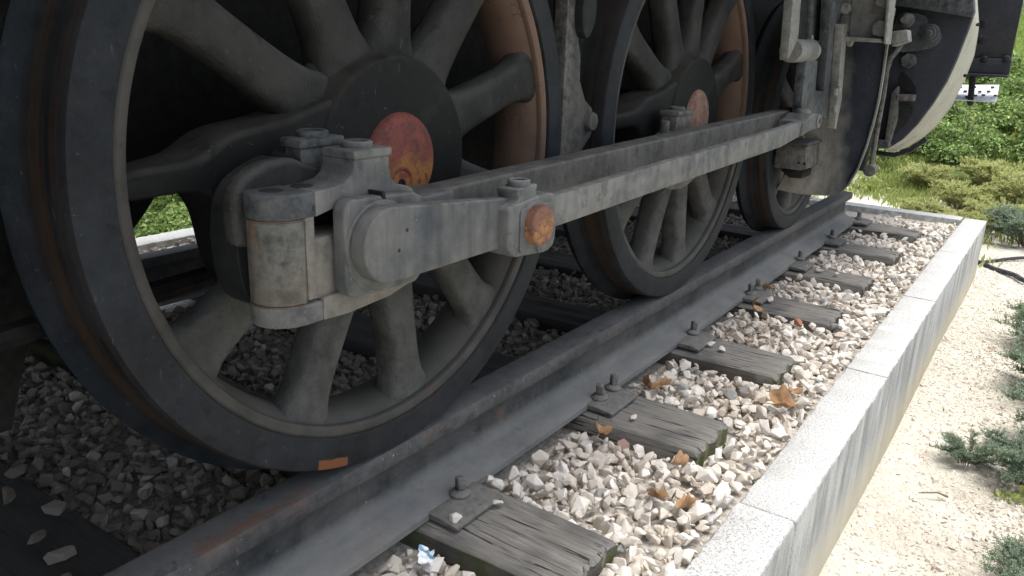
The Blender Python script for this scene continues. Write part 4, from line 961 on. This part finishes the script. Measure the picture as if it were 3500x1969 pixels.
for i, (x, y, s, lab) in enumerate([
        (3.20, -1.10, .8, 'blue green juniper with pale tips, the farthest of those beside the kerb'),
        (2.62, -1.16, .9, 'blue green juniper, second along the path from the far end'),
        (2.15, -1.22, .9, 'blue green juniper at the right picture edge, behind bare twigs'),
        (1.78, -1.10, .62, 'juniper with a bright green weed at its foot'),
        (1.86, -.90, .36, 'small sparse juniper sprig growing alone towards the kerb'),
        (1.16, -1.12, .5, 'juniper cut off by the lower right corner of the picture')]):
    me, st_ = JU[i % 3]; shrub('juniper', me, [(Vector(a), Vector(b), c) for a, b, c in st_], x, y, s, i*1.3, lab, 'shrub', 'junipers beside the sandy path')
shrub('weed', WD[0], None, 1.66, -1.06, .6, .3, 'bright yellow green weed at the foot of a juniper', 'weed', None)
shrub('weed', WD[1], None, 3.75, -.98, .9, .3, 'small bright weed behind the farthest juniper on the path', 'weed', None)
for i, (x, y, z_, lab) in enumerate([(7.9, -1.02, 3.2, 'tall bright yellow green weed rising at the right edge of the thicket'), (6.0, .30, 1.1, 'small bright weed in the clearing behind the rail end'), (7.0, .45, 1.6, 'pale weed in front of the dark thicket, left'), (7.6, .0, 1.9, 'leafy pale weed standing before the middle of the thicket'), (7.0, -.55, 1.6, 'broad leaved weed between the feathery shrubs')]):
    shrub('weed', WD[i % 2], None, x, y, z_, i*1.9, lab, 'weed', 'weeds by the thicket')
r_ = random.Random(5)
k = 0
for (x, y, s) in [(5.7, -.45, .5), (6.1, -.12, .42), (6.2, -.62, .6), (6.7, -.30, .62), (6.9, -.78, .8), (7.3, .05, .6), (7.4, -.5, .8), (7.9, -1.2, 1.0), (6.3, -1.45, .8)]:
    me, st_ = FE[k % 2]; shrub('feathery_shrub', me, [(Vector(a), Vector(b), c) for a, b, c in st_], x, y, s, k*1.1,
        'yellow green feathery low shrub spreading behind the far kerb', 'shrub', 'feathery shrubs behind the far kerb', None, .006); k += 1
shrub('juniper', JU[1][0], [(Vector(a), Vector(b), c) for a, b, c in JU[1][1]], 5.75, -.90, 1.15, 2.2, 'large blue green juniper at the right edge behind the far kerb corner', 'shrub', 'junipers beside the sandy path')
iv = [(8.3, 0.81, 1.1), (8.7, 0.24, 1.1), (9.0, -0.45, 1.1), (9.1, -1.2, 1.21), (9.4, 1.04, 1.21), (9.7, 0.35, 1.32), (10.0, -0.39, 1.32), (10.2, -1.31, 1.43), (10.5, 1.33, 1.43), (10.9, 0.64, 1.43), (11.3, -0.28, 1.43), (11.7, -1.31, 1.65), (8.7, 1.79, 1.32), (9.7, 2.37, 1.43), (11.3, 2.48, 1.65), (12.3, 1.33, 1.65), (12.9, 0.18, 1.65), (8.6, -1.89, 1.21), (10.6, -2.35, 1.54)]
IVL = ['dark glossy leaved bush in the thicket beyond the far kerb']*len(iv)
for i, (x, y, s) in enumerate(iv):
    shrub('leafy_bush', IV[i % 3], None, x, y, s*.82, i*1.7, IVL[i], 'bush', 'leafy bushes beyond the far kerb')
for i, (x, y, s) in enumerate([(.55, 2.85, .8), (1.0, 3.1, .9), (1.6, 2.95, .9), (2.2, 3.3, 1.0), (1.4, 3.7, 1.2), (2.4, 4.2, 1.3), (3.2, 3.6, 1.2), (.2, 3.3, 1.0)]):
    shrub('leafy_bush', IV[(i+1) % 3], None, x, y, s*.8, i*2.1, 'green bush behind the far side kerb, seen through the wheel', 'bush', 'bushes on the far side of the locomotive')
def grass(n, x0, x1, y0, y1, h, seed, zoff=0, keep=None):
    r = np.random.default_rng(seed); X = r.uniform(x0, x1, n); Y = r.uniform(y0, y1, n)
    if keep is not None: q = keep(X, Y, r); X, Y = X[q], Y[q]; n = len(X)
    Z = np.array([TH(a, b) for a, b in zip(X, Y)]); u = rdir(r, n)*.45; u[:, 2] = 1; hh = h*r.uniform(.4, 1.2, n)[:, None]; w_ = np.cross(u, rdir(r, n)); w_ /= np.linalg.norm(w_, axis=1)[:, None]
    return np.stack([X, Y, Z], 1)+u*hh*.5, u*hh*.5, w_*h*.07, r.beta(2, 2, n)*.9
a = grass(26000, 10, 22, -5, 6, .16, 3); me = quads('grass', *a[:3], 'grass', a[3], (15, 0, 0))
tag(link('grass', me, (15, 0, 0)), 'bright green long grass on the slope beyond the bushes', 'grass', None, 'stuff')
a = grass(42000, 4.7, 9.4, -1.6, 2.4, .065, 4, 0, lambda X, Y, r: (np.sin(X*3.7+Y*2.1)+np.sin(Y*5.3-X*1.7)+r.normal(0, .5, len(X))) > .5-.22*(X-5.8))
me = quads('ground_cover', *(a[0], a[1], a[2]*2.2), 'weed', a[3], (5.5, 0, ZG)); tag(link('ground_cover', me, (5.5, 0, ZG)), 'patchy bright green ground cover on pale soil behind the far kerb', 'ground cover', None, 'stuff')
a = grass(500, .6, 5, -1.5, -.72, .018, 6, 0, lambda X, Y, r: np.sin(X*4+Y*9) > .55)
me = quads('moss_tufts', a[0], a[1], a[2]*3, 'weed', a[3], (2.5, -1, ZG)); tag(link('moss_tufts', me, (2.5, -1, ZG)), 'tiny green seedlings scattered on the sandy path', 'seedlings', None, 'stuff')
q = 5200; rr = np.random.default_rng(77); lx = rr.uniform(.6, 4.6, q); ly = -1.12+rr.normal(0, .11, q)-.03*np.abs(lx-2.5)
keep = ly < -.70; lx, ly = lx[keep], ly[keep]; q = len(lx); lz = np.array([TH(a, b) for a, b in zip(lx, ly)])+.003
uu = rdir(rr, q)*rr.uniform(.004, .016, q)[:, None]; uu[:, 2] *= .15; ww = np.cross(uu, np.array([0, 0, 1.]))*rr.uniform(.08, .35, q)[:, None]
me = quads('litter', np.stack([lx, ly, lz], 1), uu, ww, 'litter', rr.uniform(0, 1, q), (2.5, -1, ZG)); tag(link('litter', me, (2.5, -1, ZG)), 'dry brown plant litter lying around the junipers', 'litter', None, 'stuff')
# flowers in the thicket
for i in range(26):
    x, y = r_.uniform(7.8, 9.6), r_.uniform(-1.2, 1.0); z = TH(x, y)+r_.uniform(.40, .62)
    bm = bmesh.new()
    for k in range(5):
        a0 = 2*math.pi*k/5; q = [(0, 0, 0), (.012*math.cos(a0-.4), .012*math.sin(a0-.4), .003), (.02*math.cos(a0), .02*math.sin(a0), .006), (.012*math.cos(a0+.4), .012*math.sin(a0+.4), .003)]
        bm.faces.new([bm.verts.new((x+p[0], y+p[1], z+p[2])) for p in q])
    tube([(x, y, z), (x+.01, y, z-.12)], .0025, bm, 4)
    yel = i % 3 == 0
    tag(obj('flower', bm, 'petal_y' if yel else 'petal_p', None, 0), ('small yellow flower' if yel else 'small pale pink flower')+' among the bushes beyond the far kerb', 'flower', 'yellow flowers among the bushes' if yel else 'pink flowers among the bushes')
# twigs on the sand
for i, (x, y, l_, a0) in enumerate([(2.05, -.98, .22, 2.6), (2.15, -.95, .14, 3.6), (1.95, -.92, .10, .5), (1.55, -.88, .10, 1.9), (2.9, -.92, .12, 1.0)]):
    tw = tube([(x, y, ZG+.008), (x+l_*.5*math.cos(a0), y+l_*.5*math.sin(a0)*.6, ZG+.02), (x+l_*math.cos(a0), y+l_*math.sin(a0)*.6+.02, ZG+.008)], [.004, .003, .0015], None, 6)
    tag(obj('twig', tw, 'bark', None, 60), ['long curved bare twig on the sand before the junipers', 'short twig crossing the long curved one', 'little twig left of the long curved one', 'thin twig on the sand near the small juniper sprig', 'twig on the sand, farthest from the camera'][i], 'twig', 'bare twigs on the sand')
# pale boundary wall with a coloured banner, far off at the top right
t = thing('boundary_wall', 'pale wall at the top of the slope, far right', 'wall', (24, -.2, 2.0))
obj('wall_panel', box((24, -3.5, 1.7), (24.25, .45, 4.4), .01), 'white', t)
t = thing('banner', 'teal and yellow striped banner hanging on the distant wall', 'banner', (23.9, -1, 3))
for z0, z1, mm in ((2.45, 2.6, 'teal'), (2.75, 2.95, 'yellow'), (3.05, 3.25, 'teal')): obj('stripe', box((23.9, -3.4, z0), (23.95, .35, z1), 0), mm, t)
